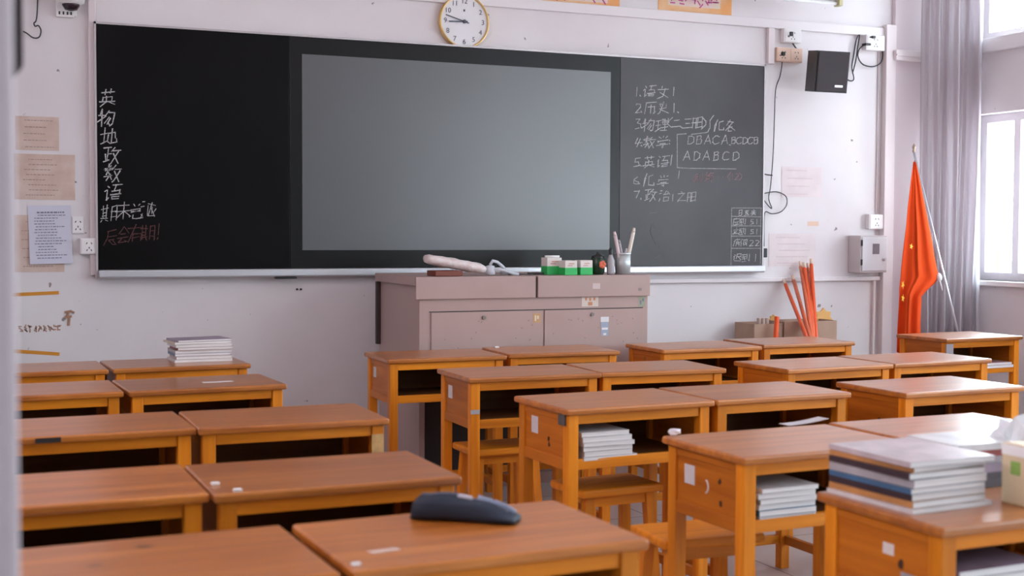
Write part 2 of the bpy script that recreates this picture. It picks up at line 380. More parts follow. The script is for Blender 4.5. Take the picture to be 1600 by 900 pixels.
# trunking on the front wall
def trunk(name, p0, p1, label, d=0.025, y=YW, m=None):
    b = MB(); b.box((min(p0.x, p1.x), y - d, min(p0.z, p1.z)), (max(p0.x, p1.x), y, max(p0.z, p1.z)), 0.004); return struct(b.build(name, m or M_TRUNK), label)
zt1, zt0 = at(1040, 17, YW).z, at(1040, 32, YW).z
xv0, xv1 = at(1376, 200, YW).x, at(1391, 200, YW).x
trunk('trim_3', Vector((0.55, 0, zt0)), Vector((xv0, 0, zt1)), 'long cable trunking above the blackboard', m=mat('trunking_white', (0.8, 0.76, 0.78), 0.4))
trunk('trim_4', Vector((xv0, 0, 0.1)), Vector((xv1, 0, zt1 + 0.02)), 'vertical cable trunking beside the corner column', 0.05)
trunk('trim_5', Vector((at(137, 30, YW).x, 0, at(150, 430, YW).z)), Vector((at(149, 30, YW).x, 0, ROOM_H)), 'vertical trunking along the left edge of the blackboard', 0.03)
trunk('trim_6', Vector((at(1197, 60, YW).x, 0, at(1197, 100, YW).z)), Vector((at(1207, 60, YW).x, 0, zt0)), 'short vertical conduit over the blackboard corner', 0.03)
zl = at(1250, 433, YW).z
trunk('trim_7', Vector((at(1000, 433, YW).x, 0, zl - 0.028)), Vector((xv0, 0, zl)), 'ledge moulding along the lower right of the front wall', 0.03, m=mat('trunking_white', (0.8, 0.76, 0.78), 0.4))
trunk('trim_8', Vector((at(1371, 200, YW).x - 0.008, 0, at(1371, 336, YW).z)), Vector((at(1371, 200, YW).x, 0, zt0)), 'thin conduit down to the socket over the meter box', 0.012)
trunk('trim_9', Vector((at(1366, 440, YW).x - 0.02, 0, 0.1)), Vector((at(1366, 440, YW).x, 0, zl - 0.03)), 'conduit running down under the meter box', 0.02)

# dark framed board on the pillar
b = MB(); b.prism([(-0.5, 1.62, 1.50), (0.045, 1.62, 1.50), (0.071, 1.62, 1.535), (0.071, 1.62, 2.3), (-0.5, 1.62, 2.3)], (0, 0.03, 0))
po = b.build('hanging_panel', mat('dark_panel', (0.03, 0.02, 0.022), 0.6)); recenter(po)
tag(po, 'dark panel edge hanging behind the white pillar at top left', 'panel')
b = MB(); b.box((-0.4, 1.40, 2.2), (-0.36, 1.62, 2.24)); bo = b.build('bracket', M_BLACK); bo.parent = po; bo.location = -po.location

# ------------------------------------------------------------------ blackboard
bl = empty('blackboard', (2.7, YB, 1.08))
def bpart(mb, name, m, **k):
    o = mb.build(name, m, bl, **k); o.location = -bl.location; return o
xa, xb = at(152, 240, YB).x, at(1192, 260, YB).x
zt, zb = (at(150, 38, YB).z + at(1193, 103, YB).z) / 2, (at(152, 418, YB).z + at(1190, 417, YB).z) / 2
ztr = zb - 0.045
s0, s1 = at(453, 240, YB).x, at(968, 250, YB).x
D0 = YW - 0.004
b = MB(); b.box((xa, YB, zb), (s0 - 0.002, D0, zt), 0.002); bpart(b, 'chalkboard_panel', M_BOARD)
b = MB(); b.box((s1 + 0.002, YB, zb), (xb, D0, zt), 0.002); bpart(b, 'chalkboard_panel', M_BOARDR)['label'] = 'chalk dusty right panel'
b = MB(); b.box((s0, YB, zb), (s1, D0, zt), 0.002); scp = bpart(b, 'screen_panel', M_BEZEL)
g0, g1, gz0, gz1 = at(472, 240, YB).x, at(953, 250, YB).x, at(472, 390, YB).z, at(472, 84, YB).z
gz0 = (at(472, 390, YB).z + at(953, 391, YB).z) / 2; gz1 = (at(472, 84, YB).z + at(954, 113, YB).z) / 2
b = MB(); b.box((g0, YB - 0.003, gz0), (g1, YB + 0.001, gz1)); gl = b.build('display_glass', M_SCREEN, scp)
b = MB(); b.box((xa, YB - 0.045, ztr), (xb, D0, zb - 0.001), 0.008); bpart(b, 'chalk_tray', M_ALU)
b = MB(); b.box((xa - 0.012, YB - 0.004, ztr), (xa - 0.001, D0, zt + 0.012)); b.box((xb + 0.001, YB - 0.004, ztr), (xb + 0.012, D0, zt + 0.012)); b.box((xa - 0.012, YB - 0.004, zt + 0.001), (xb + 0.012, D0, zt + 0.012))
bpart(b, 'edge_frame', mat('frame_alu', (0.50, 0.47, 0.48), 0.4, 0.5, 0.5))
pc = at(445, 431, YB); b = MB(); b.box((pc.x - 0.06, YB - 0.04, ztr - 0.012), (pc.x + 0.06, YB, ztr - 0.001), 0.003); bpart(b, 'sensor', M_BLACK)
tag(bl, 'long black chalkboard with big grey display screen in its middle', 'blackboard')

G = {  # chalk glyphs: strokes as x,y digit pairs on a 0-9 grid, y downward
 '英': '1282 3133 6163 2527 257577 0797 444719 5799', '物': '2013 0343 2029 0644 6144 5292887968 6447 7558', '地': '2028 0343 0847 438386 6168 4447 47589896',
 '政': '0141 2127 1417 2444 0837 6143 5393 835849 5489', '数': '2024 0242 0331 1343 2215 0646 2448 3518 6143 5393 845849 5489', '语': '1122 0413 1318 1827 4191 6154 4484 8486 3696 47487888 4787',
 '期': '0242 1017 3037 1434 1636 0747 1809 3849 6169 61919998 6494 6797', '末': '1282 0595 5059 5518 5598', '总': '3142 7162 2424 24747525 2575 1718 37395999 8798', '派': '1121 0323 0917 4283 4348 6248 4888 6467 6589 8577',
 '后': '7021 2125 2509 2484 3666 366989 6689', '会': '5024 5084 3464 1686 4729 2979 6889', '有': '0292 5019 3539 35858998 3585 3777',
 '文': '4142 1393 7358 5819 3599', '历': '1191 110908 3484 84897998 5359', '史': '2272 2224 2272 7275 2575 502819 3699', '理': '0242 0545 2228 0947 5195 5155 5193 9195 5393 5595 7179 5797 4999',
 '二': '2272 0898', '三': '2181 3575 0999', '册': '1119 11414998 5159 51919998 0595', '化': '3014 1419 2319 8152 5258 589997', '学': '2132 5152 8172 1514 1494 94 3676 7656 5659 5948 0797',
 '治': '1121 0323 0917 6144 4484 7294 4686 46494989 8689', '之': '4051 1272 7218 1819 1899', '剩': '4111 0343 2128 1425 3435 2508 2548 6267 8189 8978', '练': '2013 1333 3316 1636 0846 4292 6144 4484 6479 7968 5547 8597',
 '应': '5051 1191 110908 3547 5556 8568 2999', '到': '0151 2104 0444 2448 0646 0959 6167 9199 9988', '实': '5051 1313 1393 2535 2646 0898 551809 6899', '病': '5051 2191 210908 1314 4385 6263 4449 44848988 6556 6677', '假': '2003 1319 4148 4171 7174 4474 4656 7191 9194 7696 9658 7599',
 '迟': '1122 0313 1307 1899 4191 9194 4494 4136 6498', '日': '2129 21717929 2575', '直': '1282 4143 2378 2373 2575 2777 0999', '表': '1282 2474 0696 5056 5619 4648 5699', '星': '2171 2175 7175 2373 2575 3617 2777 1888 0999 5659', '五': '1282 5238 2575 7578 0999',
 '各': '4014 2172 7218 3599 3666 3639 3969',
 '1': '4149', '2': '22317274 7429 2989', '3': '2161 6144 4475 7578 6829 ', '4': '4226 2686 6349', '5': '7232 3235 3565 6578 7829', '6': '6224 2428 28597977 77562526', '7': '2272 7248',
 'A': '5019 5089 2676', 'B': '2129 2161 6172 7264 6424 2464 6475 7578 7869 6929', 'C': '8261 6131 3113 1317 1739 3969 6988', 'D': '2129 2151 5183 8387 8759 5929', '(': '6134 3436 3669', ')': '3164 6466 6639', '.': '4849 4959', ',': '4859 5938', ':': '4445 4748', '|': '5059', '!': '5056 5859', '∫': '7161 6153 5357 5749 4939', '[': '8020 2029 2989'}
def glyph_strokes(ch):
    out = []
    for st in G[ch].split():
        pts = [(int(st[i]), int(st[i + 1])) for i in range(0, len(st) - 1, 2)]
        if len(pts) > 1: out.append(pts)
    return out
rng = random.Random(5)
def chalk(name, items, m, wpx=1.6, extra=()):
    """items: (char, u, v, size px). Strokes become thin raised ribbons on the board."""
    b = MB(); y1 = YB - 0.0012
    def ribbon(P, w):
        for p, q in zip(P, P[1:]):
            d = (q - p)
            if d.length < 1e-5: continue
            d.normalize(); nrm = Vector((-d.z, 0, d.x)) * w / 2
            e = d * w * 0.4
            a = [p - e + nrm, q + e + nrm * 0.75, q + e - nrm * 0.75, p - e - nrm]
            b.prism([(v.x, y1, v.z) for v in a], (0, 0.0014, 0))
    for ch, u, v, s in items:
        sl = -0.08
        for pts in glyph_strokes(ch):
            P = []
            for gx, gy in pts:
                jx, jy = rng.uniform(-0.35, 0.35), rng.uniform(-0.35, 0.35)
                x, y = (gx - 4.5 + jx) / 9, (gy - 4.5 + jy) / 9
                P.append(at(u + (x * 0.92 + y * sl) * s, v + (y - 0.10 * x) * s, YB))
            ribbon(P, wpx / 290 * rng.uniform(0.75, 1.15))
    for poly in extra:
        ribbon([at(u, v, YB) for u, v in poly], wpx / 290 * 0.8)
    o = bpart(b, name, m); return o
def line(s, u, v, step, size, dv=0.0):
    return [(c, u + i * step, v + i * dv, size) for i, c in enumerate(s) if c != ' ']
chalk('chalk_writing', [('英', 168, 151, 27), ('物', 166, 184, 27), ('地', 170, 213, 27), ('政', 175, 241, 28), ('数', 177, 270, 29), ('语', 177, 300, 27)], M_CHALK, 1.8)
chalk('chalk_writing', [('期', 170, 333, 26), ('末', 192, 329, 28), ('总', 212, 329, 25), ('派', 233, 326, 28)], M_CHALK, 1.3)
chalk('chalk_writing', [('后', 174, 371, 24), ('会', 192, 367, 24), ('有', 211, 364, 26), ('期', 231, 363, 24), ('!', 246, 362, 24)], M_CHALKR, 1.3)['label'] = 'faint reddish chalk line'
S = 20
chalk('chalk_writing', [('1', 996, 143, 16), ('.', 1001, 144, 12), ('语', 1015, 142, S), ('文', 1035, 143, S), ('1', 1053, 142, 15)], M_CHALK, 1.5)
chalk('chalk_writing', [('2', 997, 168, 15), ('.', 1003, 169, 12), ('历', 1016, 168, 19), ('史', 1036, 168, 19), ('1', 1054, 168, 15), (',', 1060, 171, 10)], M_CHALK, 1.5)
chalk('chalk_writing', [('3', 997, 193, 17), ('.', 1003, 194, 12), ('物', 1013, 195, S), ('理', 1034, 194, S), ('(', 1047, 191, 18), ('二', 1057, 192, 15), (',', 1066, 194, 12), ('三', 1074, 192, 16), ('册', 1089, 191, 18), (')', 1100, 191, 20), ('∫', 1108, 193, 28), ('化', 1123, 196, 17), ('各', 1141, 196, 17)], M_CHALK, 1.5)
chalk('chalk_writing', [('4', 997, 221, 18), ('.', 1003, 222, 12), ('数', 1015, 222, S), ('学', 1035, 221, S), (':', 1047, 220, 14)], M_CHALK, 1.5)
chalk('chalk_writing', line('DBACA', 1079, 218, 13.3, 14) + [(',', 1141, 222, 10)] + line('BCDCB', 1146, 219, 8.8, 11) + line('ADABCD', 1073, 243, 15.3, 14), M_CHALK, 1.4, [[(1072, 209), (1058, 210), (1058, 262), (1078, 263)], [(1078, 263), (1150, 264)], [(1080, 210), (1104, 207)]])
chalk('chalk_writing', [('5', 995, 252, 17), ('.', 1002, 253, 12), ('英', 1014, 252, S), ('语', 1036, 252, S), ('|', 1048, 250, 15)], M_CHALK, 1.5)
chalk('chalk_writing', [('6', 994, 281, 14), ('.', 1000, 282, 11), ('化', 1013, 281, 19), ('学', 1036, 282, 19), ('|', 1060, 273, 12)], M_CHALK, 1.4)
chalk('chalk_writing', [('剩', 1091, 278, 15), ('练', 1108, 276, 16), ('.', 1123, 272, 10), ('.', 1130, 272, 10), ('(', 1139, 275, 14), ('1', 1145, 275, 11), ('2', 1151, 275, 11), (')', 1157, 275, 14)], M_CHALKR2, 1.3)['label'] = 'pinkish chalk line'
chalk('chalk_writing', [('7', 995, 303, 16), ('.', 1002, 305, 12), ('政', 1017, 304, S), ('治', 1038, 305, 18), ('1', 1052, 308, 12), ('之', 1065, 307, 15), ('册', 1080, 307, 15)], M_CHALK, 1.4)
chalk('chalk_scribble', [], M_CHALKF, 1.4, [[(1016, 333), (1026, 332)], [(1025, 348), (1018, 352), (1016, 362), (1020, 372), (1024, 380)], [(1022, 355), (1030, 361)], [(1028, 378), (1030, 386)], [(1024, 403), (1032, 398)]])['label'] = 'half wiped scribble'
tb = [[(1143, 325), (1190, 325)], [(1143, 338), (1190, 339)], [(1143, 353), (1190, 353)], [(1143, 369), (1190, 369)], [(1143, 388), (1190, 388)], [(1143, 325), (1142, 415)], [(1142, 415), (1188, 415)], [(1189, 325), (1188, 415)]]
chalk('chalk_table', line('日直表', 1157, 332, 10, 9) + line('应到', 1150, 346, 10, 10) + line('51', 1175, 346, 8, 9) + line('实到', 1150, 361, 10, 10) + line('51', 1175, 361, 8, 9) + line('病假', 1151, 379, 11, 11) + line('22', 1174, 379, 9, 10) + line('迟到', 1152, 402, 13, 12) + line('1', 1181, 402, 8, 12), M_CHALK, 1.1, tb)

# ------------------------------------------------------------------ things on the front wall
def wallbox(u0, v0, u1, v1, d, y=YW):
    p, q = at(u0, (v0 + v1) / 2, y), at(u1, (v0 + v1) / 2, y); um = (u0 + u1) / 2
    return Vector((p.x, y - d, at(um, v1, y).z)), Vector((q.x, y, at(um, v0, y).z))

# clock
cc = at(725, 34, YW - 0.03); R = (at(763, 34, YW).x - at(686, 34, YW).x) / 2
ck = empty('wall_clock', (cc.x, YW, cc.z)); tag(ck, 'round white wall clock with gold rim above the blackboard', 'clock')
mtx = Matrix.Rotation(PI / 2, 4, 'X')
b = MB(); b.lathe([(0, 0.0), (R * 0.97, 0.0), (R, 0.01), (R, 0.04), (R * 0.975, 0.047), (R * 0.94, 0.044), (R * 0.935, 0.032)], n=64, mtx=mtx); b.build('rim', M_GOLD, ck, True)
b = MB(); b.lathe([(0, 0.033), (R * 0.94, 0.033)], n=64, mtx=mtx); b.build('dial', mat('clock_face', (0.80, 0.80, 0.83), 0.5), ck)
M_NUM = mat('clock_ink', (0.10, 0.11, 0.15), 0.6)
for h in range(1, 13):
    a = h * PI / 6
    text_mesh('numeral', str(h), R * 0.26, M_NUM, Matrix.Translation((R * 0.76 * math.sin(a), -0.0345, R * 0.76 * math.cos(a))) @ FACE_ROOM, ck, 0.0006)
def hand(name, ang, l, w, tail):
    b = MB(); b.box((-w / 2, -0.040, -tail), (w / 2, -0.038, l), 0, mtx=Matrix.Rotation(ang, 4, 'Y')); b.build(name, M_NUM, ck)
hand('hour_hand', math.radians(267), R * 0.62, 0.008, 0.02); hand('minute_hand', math.radians(286), R * 0.78, 0.006, 0.03)
b = MB(); b.lathe([(0, 0.033), (0.011, 0.033), (0.011, 0.044), (0, 0.045)], n=16, mtx=mtx); b.build('hub', M_NUM, ck, True)
b = MB(); b.box((-0.005, -0.0345, R * 0.38), (0.005, -0.0335, R * 0.46)); b.build('dial_mark', M_NUM, ck)

# posters over the trunking (their tops leave the frame)
def poster(name, u0, u1, vb, h, m, label, cat, wr, m2=None):
    lo, hi = wallbox(u0, vb - 30, u1, vb, 0.003); lo.z = at((u0 + u1) / 2, vb, YW).z; hi.z = lo.z + h; hi.y = YW - 0.0005
    b = MB(); b.box(lo, hi); o = b.build(name, m); tag(o, label, cat, None)
    if m2:
        b = MB(); b.box((lo.x + 0.13 * (hi.x - lo.x), lo.y - 0.001, lo.z + 0.035), (hi.x - 0.16 * (hi.x - lo.x), lo.y, hi.z - 0.03)); b.build('pale_centre', m2, o)
    if wr:
        b = MB(); r = random.Random(wr); x = lo.x + 0.17 * (hi.x - lo.x)
        while x < hi.x - 0.2 * (hi.x - lo.x):
            for k in range(4):
                a = (x + r.uniform(0, 0.035), lo.y - 0.0016, lo.z + r.uniform(0.04, 0.115)); ang = r.choice([0, 0.1, PI / 2, 0.9, -0.8])
                b.box((-0.018, -0.0004, -0.004), (0.018, 0.0004, 0.004), mtx=Matrix.Translation(a) @ Matrix.Rotation(ang, 4, 'Y'))
            x += 0.05
        b.build('brush_writing', mat('magenta_ink', (0.55, 0.08, 0.30), 0.7), o)
    recenter(o); return o
M_ORA = mat('orange_poster', (0.86, 0.42, 0.16), 0.7, col2=(0.85, 0.58, 0.35), nscale=7); M_PINKP = mat('pale_poster', (0.82, 0.62, 0.62), 0.7, col2=(0.80, 0.70, 0.55), nscale=9)
poster('paper_banner', 759, 806, 3, 0.30, mat('red_banner', (0.80, 0.05, 0.03), 0.6), 'plain red paper strip just right of the clock', 'banner', 0)
poster('paper_poster', 846, 968, 11, 0.40, M_ORA, 'orange edged paper poster above the middle of the screen', 'poster', 3, M_PINKP)
poster('paper_poster', 1028, 1143, 20, 0.40, M_ORA, 'orange edged poster with magenta writing above right chalkboard', 'poster', 7, M_PINKP)
# blackboard lamp, unlit tube
pl, pr = at(880, -15, 6.95), at(1314, 8, 6.95)
lamp = empty('blackboard_lamp', ((pl.x + pr.x) / 2, 6.95, pr.z + 0.03)); hl = (pr.x - pl.x) / 2
tag(lamp, 'long white tube lamp hung above the right chalkboard, unlit', 'lamp')
b = MB(); b.prism([(-hl, -0.05, 0.0), (-hl, 0.06, -0.01), (-hl, 0.06, 0.045), (-hl, 0.0, 0.06), (-hl, -0.05, 0.02)], (2 * hl, 0, 0)); b.build('housing', M_WHITE, lamp)
b = MB(); b.tube([(-hl + 0.04, 0.0, -0.022), (hl - 0.04, 0.0, -0.022)], 0.013, 12); b.build('tube', mat('tube_glass', (0.85, 0.85, 0.86), 0.25), lamp, True)
b = MB(); b.box((hl - 0.035, -0.03, -0.04), (hl - 0.005, 0.03, 0.002), 0.004); b.build('end_cap', mat('yellowed_plastic', (0.62, 0.60, 0.35), 0.5), lamp)
b = MB(); b.box((-hl * 0.7, -0.01, 0.05), (-hl * 0.7 + 0.02, 0.01, ROOM_H - lamp.location.z)); b.box((hl * 0.7, -0.01, 0.05), (hl * 0.7 + 0.02, 0.01, ROOM_H - lamp.location.z)); b.build('hanger', M_WHITE, lamp)
ch = empty('window_curtain_rail', (6.2, 6.9, 3.3))

# papers on the walls
def paper(name, u0, v0, u1, v1, m, label, cat='paper', lines=0, ink=None, tilt=0, title=False, off=0.002, group=None, curl=0.0):
    lo, hi = wallbox(u0, v0, u1, v1, off); c = (lo + hi) / 2; w, h = hi.x - lo.x, hi.z - lo.z
    o = empty(name, (c.x, YW - off, lo.z)); o.rotation_euler = (0, tilt, 0)
    n = 8; rows = []
    for i in range(n + 1):
        z = h * i / n; cu = -curl * (1 - i / n) ** 3
        rows.append([(-w / 2 + w * j / 4 + rng.uniform(-0.001, 0.001), cu, z) for j in range(5)])
    b = MB(); b.grid(rows); sh = b.build('sheet', m, o)
    md = sh.modifiers.new('thickness', 'SOLIDIFY'); md.thickness = 0.0008
    if lines:
        b = MB(); r = random.Random(u0)
        for k in range(lines):
            z = h * (0.88 - 0.78 * k / max(1, lines - 1)); x0 = -w * (0.38 - 0.12 * r.random()); x1 = x0 + w * r.uniform(0.35, 0.7)
            if title and k == 0: x0, x1 = -w * 0.3, w * 0.33
            x = x0; i = 1 - z / h; cu = -curl * i ** 3 if curl else 0
            while x < min(x1, w * 0.44):
                l = r.uniform(0.006, 0.018); t = 0.004 if title and k == 0 else 0.0022
                b.box((x, cu - 0.0018, z - t), (x + l, cu - 0.001, z + t)); x += l + 0.004
        b.build('print', ink or M_INK, o)
    tag(o, label, cat, group); return o
paper('wall_paper', 24, 182, 92, 235, M_TAN, 'tan old paper high on the wall left of the blackboard', lines=5, ink=M_INKF)
paper('wall_paper', 22, 241, 117, 312, M_TAN, 'wide tan torn paper above the white notice', lines=8, ink=M_INKF)
paper('wall_paper', 22, 336, 100, 425, M_TAN, 'tan paper remnant showing under the white notice sheet', lines=6, ink=M_INKF)
paper('notice_sheet', 46, 321, 113, 412, mat('bluish_paper', (0.66, 0.66, 0.78), 0.8), 'bluish white printed notice taped left of the blackboard', 'notice', 17, M_INK, tilt=-0.02, title=True, off=0.006, curl=0.012)
M_PALE = mat('pale_pink_paper', (0.80, 0.71, 0.72), 0.85, noise=0.06, nscale=12)
M_PALEI = mat('pale_ink', (0.68, 0.55, 0.56), 0.85)
paper('wall_paper', 1221, 261, 1283, 308, M_PALE, 'pale faded paper on the wall under the speaker', lines=4, ink=M_PALEI)
paper('wall_paper', 1201, 365, 1274, 416, M_PALE, 'pale faded paper on wall just above the orange poles', lines=5, ink=M_PALEI)
paper('paper_scrap', 1262, 346, 1279, 353, mat('orange_scrap', (0.80, 0.58, 0.45), 0.8), 'tiny orange paper scrap above the lower pale paper')
# orange tape strips and what is left of an old wall text
def tape(u0, v0, u1, v1, label):
    p, q = at(u0, v0, YW), at(u1, v1, YW); d = (q - p).normalized(); n = Vector((-d.z, 0, d.x)) * 0.010
    b = MB(); b.prism([p + n, q + n * 0.8, q - n, p - n * 0.9], (0, -0.0015, 0)); o = b.build('tape_strip', M_YTAPE); recenter(o); tag(o, label, 'tape', 'orange tape strips')
tape(14, 461, 92, 457, 'upper orange tape strip on the wall left of desks'); tape(12, 548, 93, 553, 'lower orange tape strip just above the left desks')
b = MB(); r = random.Random(2)
for k in range(9):
    for j in range(4):
        p = at(32 + k * 7.5 + r.uniform(-2, 2), 513 + r.uniform(-5, 5), YW - 0.0005)
        b.box((-0.009, -0.0006, -0.0035), (0.009, 0.0003, 0.0035), mtx=Matrix.Translation(p) @ Matrix.Rotation(r.choice([0, PI / 2, 0.7, 1.9]), 4, 'Y'))
o = b.build('wall_lettering', mat('peeled_lettering', (0.50, 0.30, 0.24), 0.8)); recenter(o); tag(o, 'row of peeling brownish letter remains between orange tape strips', 'lettering')
b = MB()
for a, q in (((101, 488), (112, 486)), ((107, 487), (104, 497)), ((101, 496), (112, 494)), ((108, 494), (107, 509)), ((112, 487), (116, 489))):
    p, s_ = at(*a, YW - 0.001), at(*q, YW - 0.001); b.tube([p, s_], 0.007, 6)
o = b.build('wall_mark', mat('brown_mark', (0.45, 0.25, 0.17), 0.8)); recenter(o); tag(o, 'small brown ragged mark at right end of peeling letters', 'mark')
# nails / screw plugs under the tray
for i, (u, v) in enumerate(((464, 452), (470, 452))):
    p = at(u, v, YW); b = MB(); b.tube([p, p + Vector((0, -0.008, 0))], 0.006, 10); o = b.build('wall_plug', M_BLACK); recenter(o)
    tag(o, 'one of two dark wall plugs under the blackboard tray', 'wall plug', 'wall plugs under the tray')

# sockets
def socket(name, u0, v0, u1, v1, d, label, m=None, gangs=1, plug=None):
    lo, hi = wallbox(u0, v0, u1, v1, d); c = Vector(((lo.x + hi.x) / 2, YW, lo.z)); o = empty(name, c)
    w, h = hi.x - lo.x, hi.z - lo.z; tag(o, label, 'socket')
    b = MB(); b.box((-w / 2, -d, 0), (w / 2, 0, h), 0.004); b.build('body', m or M_WHITE, o)
    for g in range(gangs):
        gx = -w / 2 + w * (g + 0.5) / gangs; gw = w / gangs
        b = MB(); b.box((gx - gw * 0.43, -d - 0.003, h * 0.06), (gx + gw * 0.43, -d, h * 0.94), 0.001); f = b.build('faceplate', m or M_WHITE, o)
        b = MB()
        for dx, dz, rt in ((-0.012, 0.68, 0.5), (0.012, 0.68, -0.5), (0, 0.40, 0), (-0.011, 0.25, 0.5), (0.011, 0.25, -0.5)):
            b.box((-0.0022, -0.0006, -0.005), (0.0022, 0.0006, 0.005), mtx=Matrix.Translation((gx + dx, -d - 0.0035, h * dz)) @ Matrix.Rotation(rt, 4, 'Y'))
        b.build('pin_holes', M_BLACK, f)
    return o
socket('wall_socket', 112, 338, 131, 365, 0.012, 'flush white socket beside the bluish notice')
socket('wall_socket', 124, 372, 152, 397, 0.045, 'boxed white socket touching the blackboard lower left edge')
M_BEIGE = mat('yellowed_socket', (0.80, 0.58, 0.46), 0.5)
socket('wall_socket', 1208, 76, 1248, 98, 0.045, 'yellowed double socket left of the speaker', M_BEIGE, 2)
socket('wall_socket', 1219, 46, 1246, 68, 0.045, 'white socket above the yellowed double socket')
socket('wall_socket', 1347, 56, 1376, 80, 0.045, 'white socket with looped cables right of the speaker')
socket('wall_socket', 1352, 335, 1376, 358, 0.04, 'white socket just above the meter box')
def cable(name, pts, r, label, y=YW - 0.02, cat='cable', m=None, ends=()):
    P = [at(u, v, y if len(q) == 0 else q[0]) for u, v, *q in pts]
    out = []
    for i in range(len(P) - 1):                                     # Catmull-Rom
        p0, p1, p2, p3 = P[max(i - 1, 0)], P[i], P[i + 1], P[min(i + 2, len(P) - 1)]
        for k in range(6):
            t = k / 6; out.append(0.5 * ((2 * p1) + (p2 - p0) * t + (2 * p0 - 5 * p1 + 4 * p2 - p3) * t * t + (3 * p1 - p0 - 3 * p2 + p3) * t ** 3))
    out.append(P[-1]); b = MB(); b.tube(out, r, 6); o = b.build(name, m or M_CABLE, None, True)
    for nm, u, v, su, sv, d in ends:
        p = at(u, v, y); b = MB(); b.box(p - Vector((su, d, sv)), p + Vector((su, d * 0.3, sv)), 0.004); b.build(nm, M_BLACK, o)
    recenter(o); tag(o, label, cat); return o
cable('power_cable', [(1219, 86, YW - 0.05), (1222, 96), (1219, 118), (1212, 140), (1210, 185), (1208, 240), (1204, 290), (1201, 310), (1206, 326), (1196, 316), (1191, 305), (1200, 301), (1215, 300), (1228, 307), (1229, 320), (1220, 331), (1206, 334), (1196, 331), (1194, 345), (1194, 385)], 0.0035, 'thin black cable hanging beside the chalkboard right edge', ends=[('adapter', 1193, 395, 0.014, 0.03, 0.025), ('plug', 1219, 85, 0.012, 0.012, 0.045)])
cable('power_cable', [(1232, 56, YW - 0.055), (1236, 62), (1240, 70), (1246, 78)], 0.005, 'short dark plug lead between the two left upper sockets', ends=[('plug', 1232, 54, 0.012, 0.014, 0.04)])
cable('speaker_cable', [(1316, 112, YW - 0.06), (1325, 125), (1334, 124), (1331, 105), (1334, 85), (1338, 62), (1343, 54), (1340, 75), (1337, 95), (1332, 115)], 0.0045, 'black cable looping behind the speaker right side')
cable('speaker_cable', [(1360, 58, YW - 0.055), (1368, 58), (1376, 70), (1379, 85), (1376, 98), (1364, 104), (1349, 101), (1341, 90), (1342, 78), (1350, 70), (1358, 66)], 0.0045, 'round black cable loop by socket next to corner column', ends=[('plug', 1360, 59, 0.015, 0.008, 0.04), ('plug', 1352, 70, 0.022, 0.008, 0.035)])
cable('hook_wire', [(59, -12), (58, 20), (56, 33), (53, 36), (55, 41), (60, 40), (64, 48), (61, 58), (52, 59), (42, 52), (36, 49)], 0.0035, 'thin dark wire with looped end hanging at top left', 'wire' and YW - 0.02, 'wire')
b = MB(); q = at(1198, 273, YW - 0.02); b.tube([q, at(1207, 274, YW - 0.03)], 0.004, 6); b.tube([at(1192, 271, YW - 0.03), q], 0.004, 6); o = b.build('cable_clip', M_BLACK); recenter(o); tag(o, 'small dark clip sticking out of chalkboard right edge', 'clip')

# security camera
p = at(104, 8, YW); sc_ = empty('security_camera', (p.x, YW, p.z)); tag(sc_, 'white dome security camera at top left of front wall', 'security camera')
b = MB(); b.box((-0.055, -0.02, -0.06), (0.05, 0, 0.06), 0.006); b.build('mount_plate', M_WHITE, sc_)
b = MB(); b.lathe([(0.045, -0.01), (0.066, 0.0), (0.072, 0.03), (0.06, 0.06), (0.03, 0.075), (0, 0.08)], (0.015, -0.09, 0.0), 24); b.build('dome', M_WHITE, sc_, True)
b = MB(); b.lathe([(0, -0.045), (0.03, -0.038), (0.044, -0.016), (0.044, -0.008), (0, -0.006)], (0.015, -0.09, 0), 20); b.build('lens_cover', mat('smoked_dome', (0.03, 0.015, 0.02), 0.15), sc_, True)
b = MB(); b.box((-0.01, -0.09, 0.02), (0.04, -0.015, 0.05)); b.build('arm', M_WHITE, sc_)
p = at(101, 22.5, YW); o = empty('junction_box', (p.x, YW, p.z - 0.018)); b = MB(); b.box((-0.045, -0.03, 0), (0.045, 0, 0.04), 0.004); b.build('body', M_WHITE, o)
b = MB()
for x in (-0.028, -0.008, 0.012, 0.03): b.box((x - 0.004, -0.032, 0.012), (x + 0.004, -0.03, 0.028))
b.build('slots', M_BLACK, o); tag(o, 'small cream junction box right under the security camera', 'junction box')

# speaker
sp = empty('wall_speaker', (at(1289, 108, YW - 0.2).x, YW - 0.20, at(1287, 144, YW - 0.2).z)); sp.rotation_euler = (0.13, 0.02, math.radians(-11))
tag(sp, 'black wall loudspeaker tilted down between chalkboard and corner', 'speaker')
H, Wd, Dp = 0.262, 0.225, 0.17
b = MB(); b.prism([(-Wd / 2, -Dp / 2, 0), (Wd / 2, -Dp / 2, 0), (Wd / 2 - 0.02, Dp / 2, 0), (-Wd / 2 + 0.012, Dp / 2, 0)], (0, 0, H)); b.build('cabinet', M_BLACK, sp)
b = MB(); b.box((-Wd / 2 + 0.006, -Dp / 2 - 0.012, 0.006), (Wd / 2 - 0.006, -Dp / 2, H - 0.006), 0.006); b.build('grille', M_GRILL, sp)
b = MB(); b.box((0.02, -Dp / 2 - 0.0145, 0.035), (0.075, -Dp / 2 - 0.012, 0.049)); b.build('badge', mat('silver_badge', (0.7, 0.7, 0.72), 0.35, 0.5, 0.6), sp)
b = MB(); b.box((-0.03, Dp / 2, 0.09), (0.03, Dp / 2 + 0.02, 0.17)); b.tube([(0, Dp / 2 + 0.02, 0.13), (0.0, Dp / 2 + 0.10, 0.145)], 0.014, 10); b.build('bracket', M_BLACK, sp)
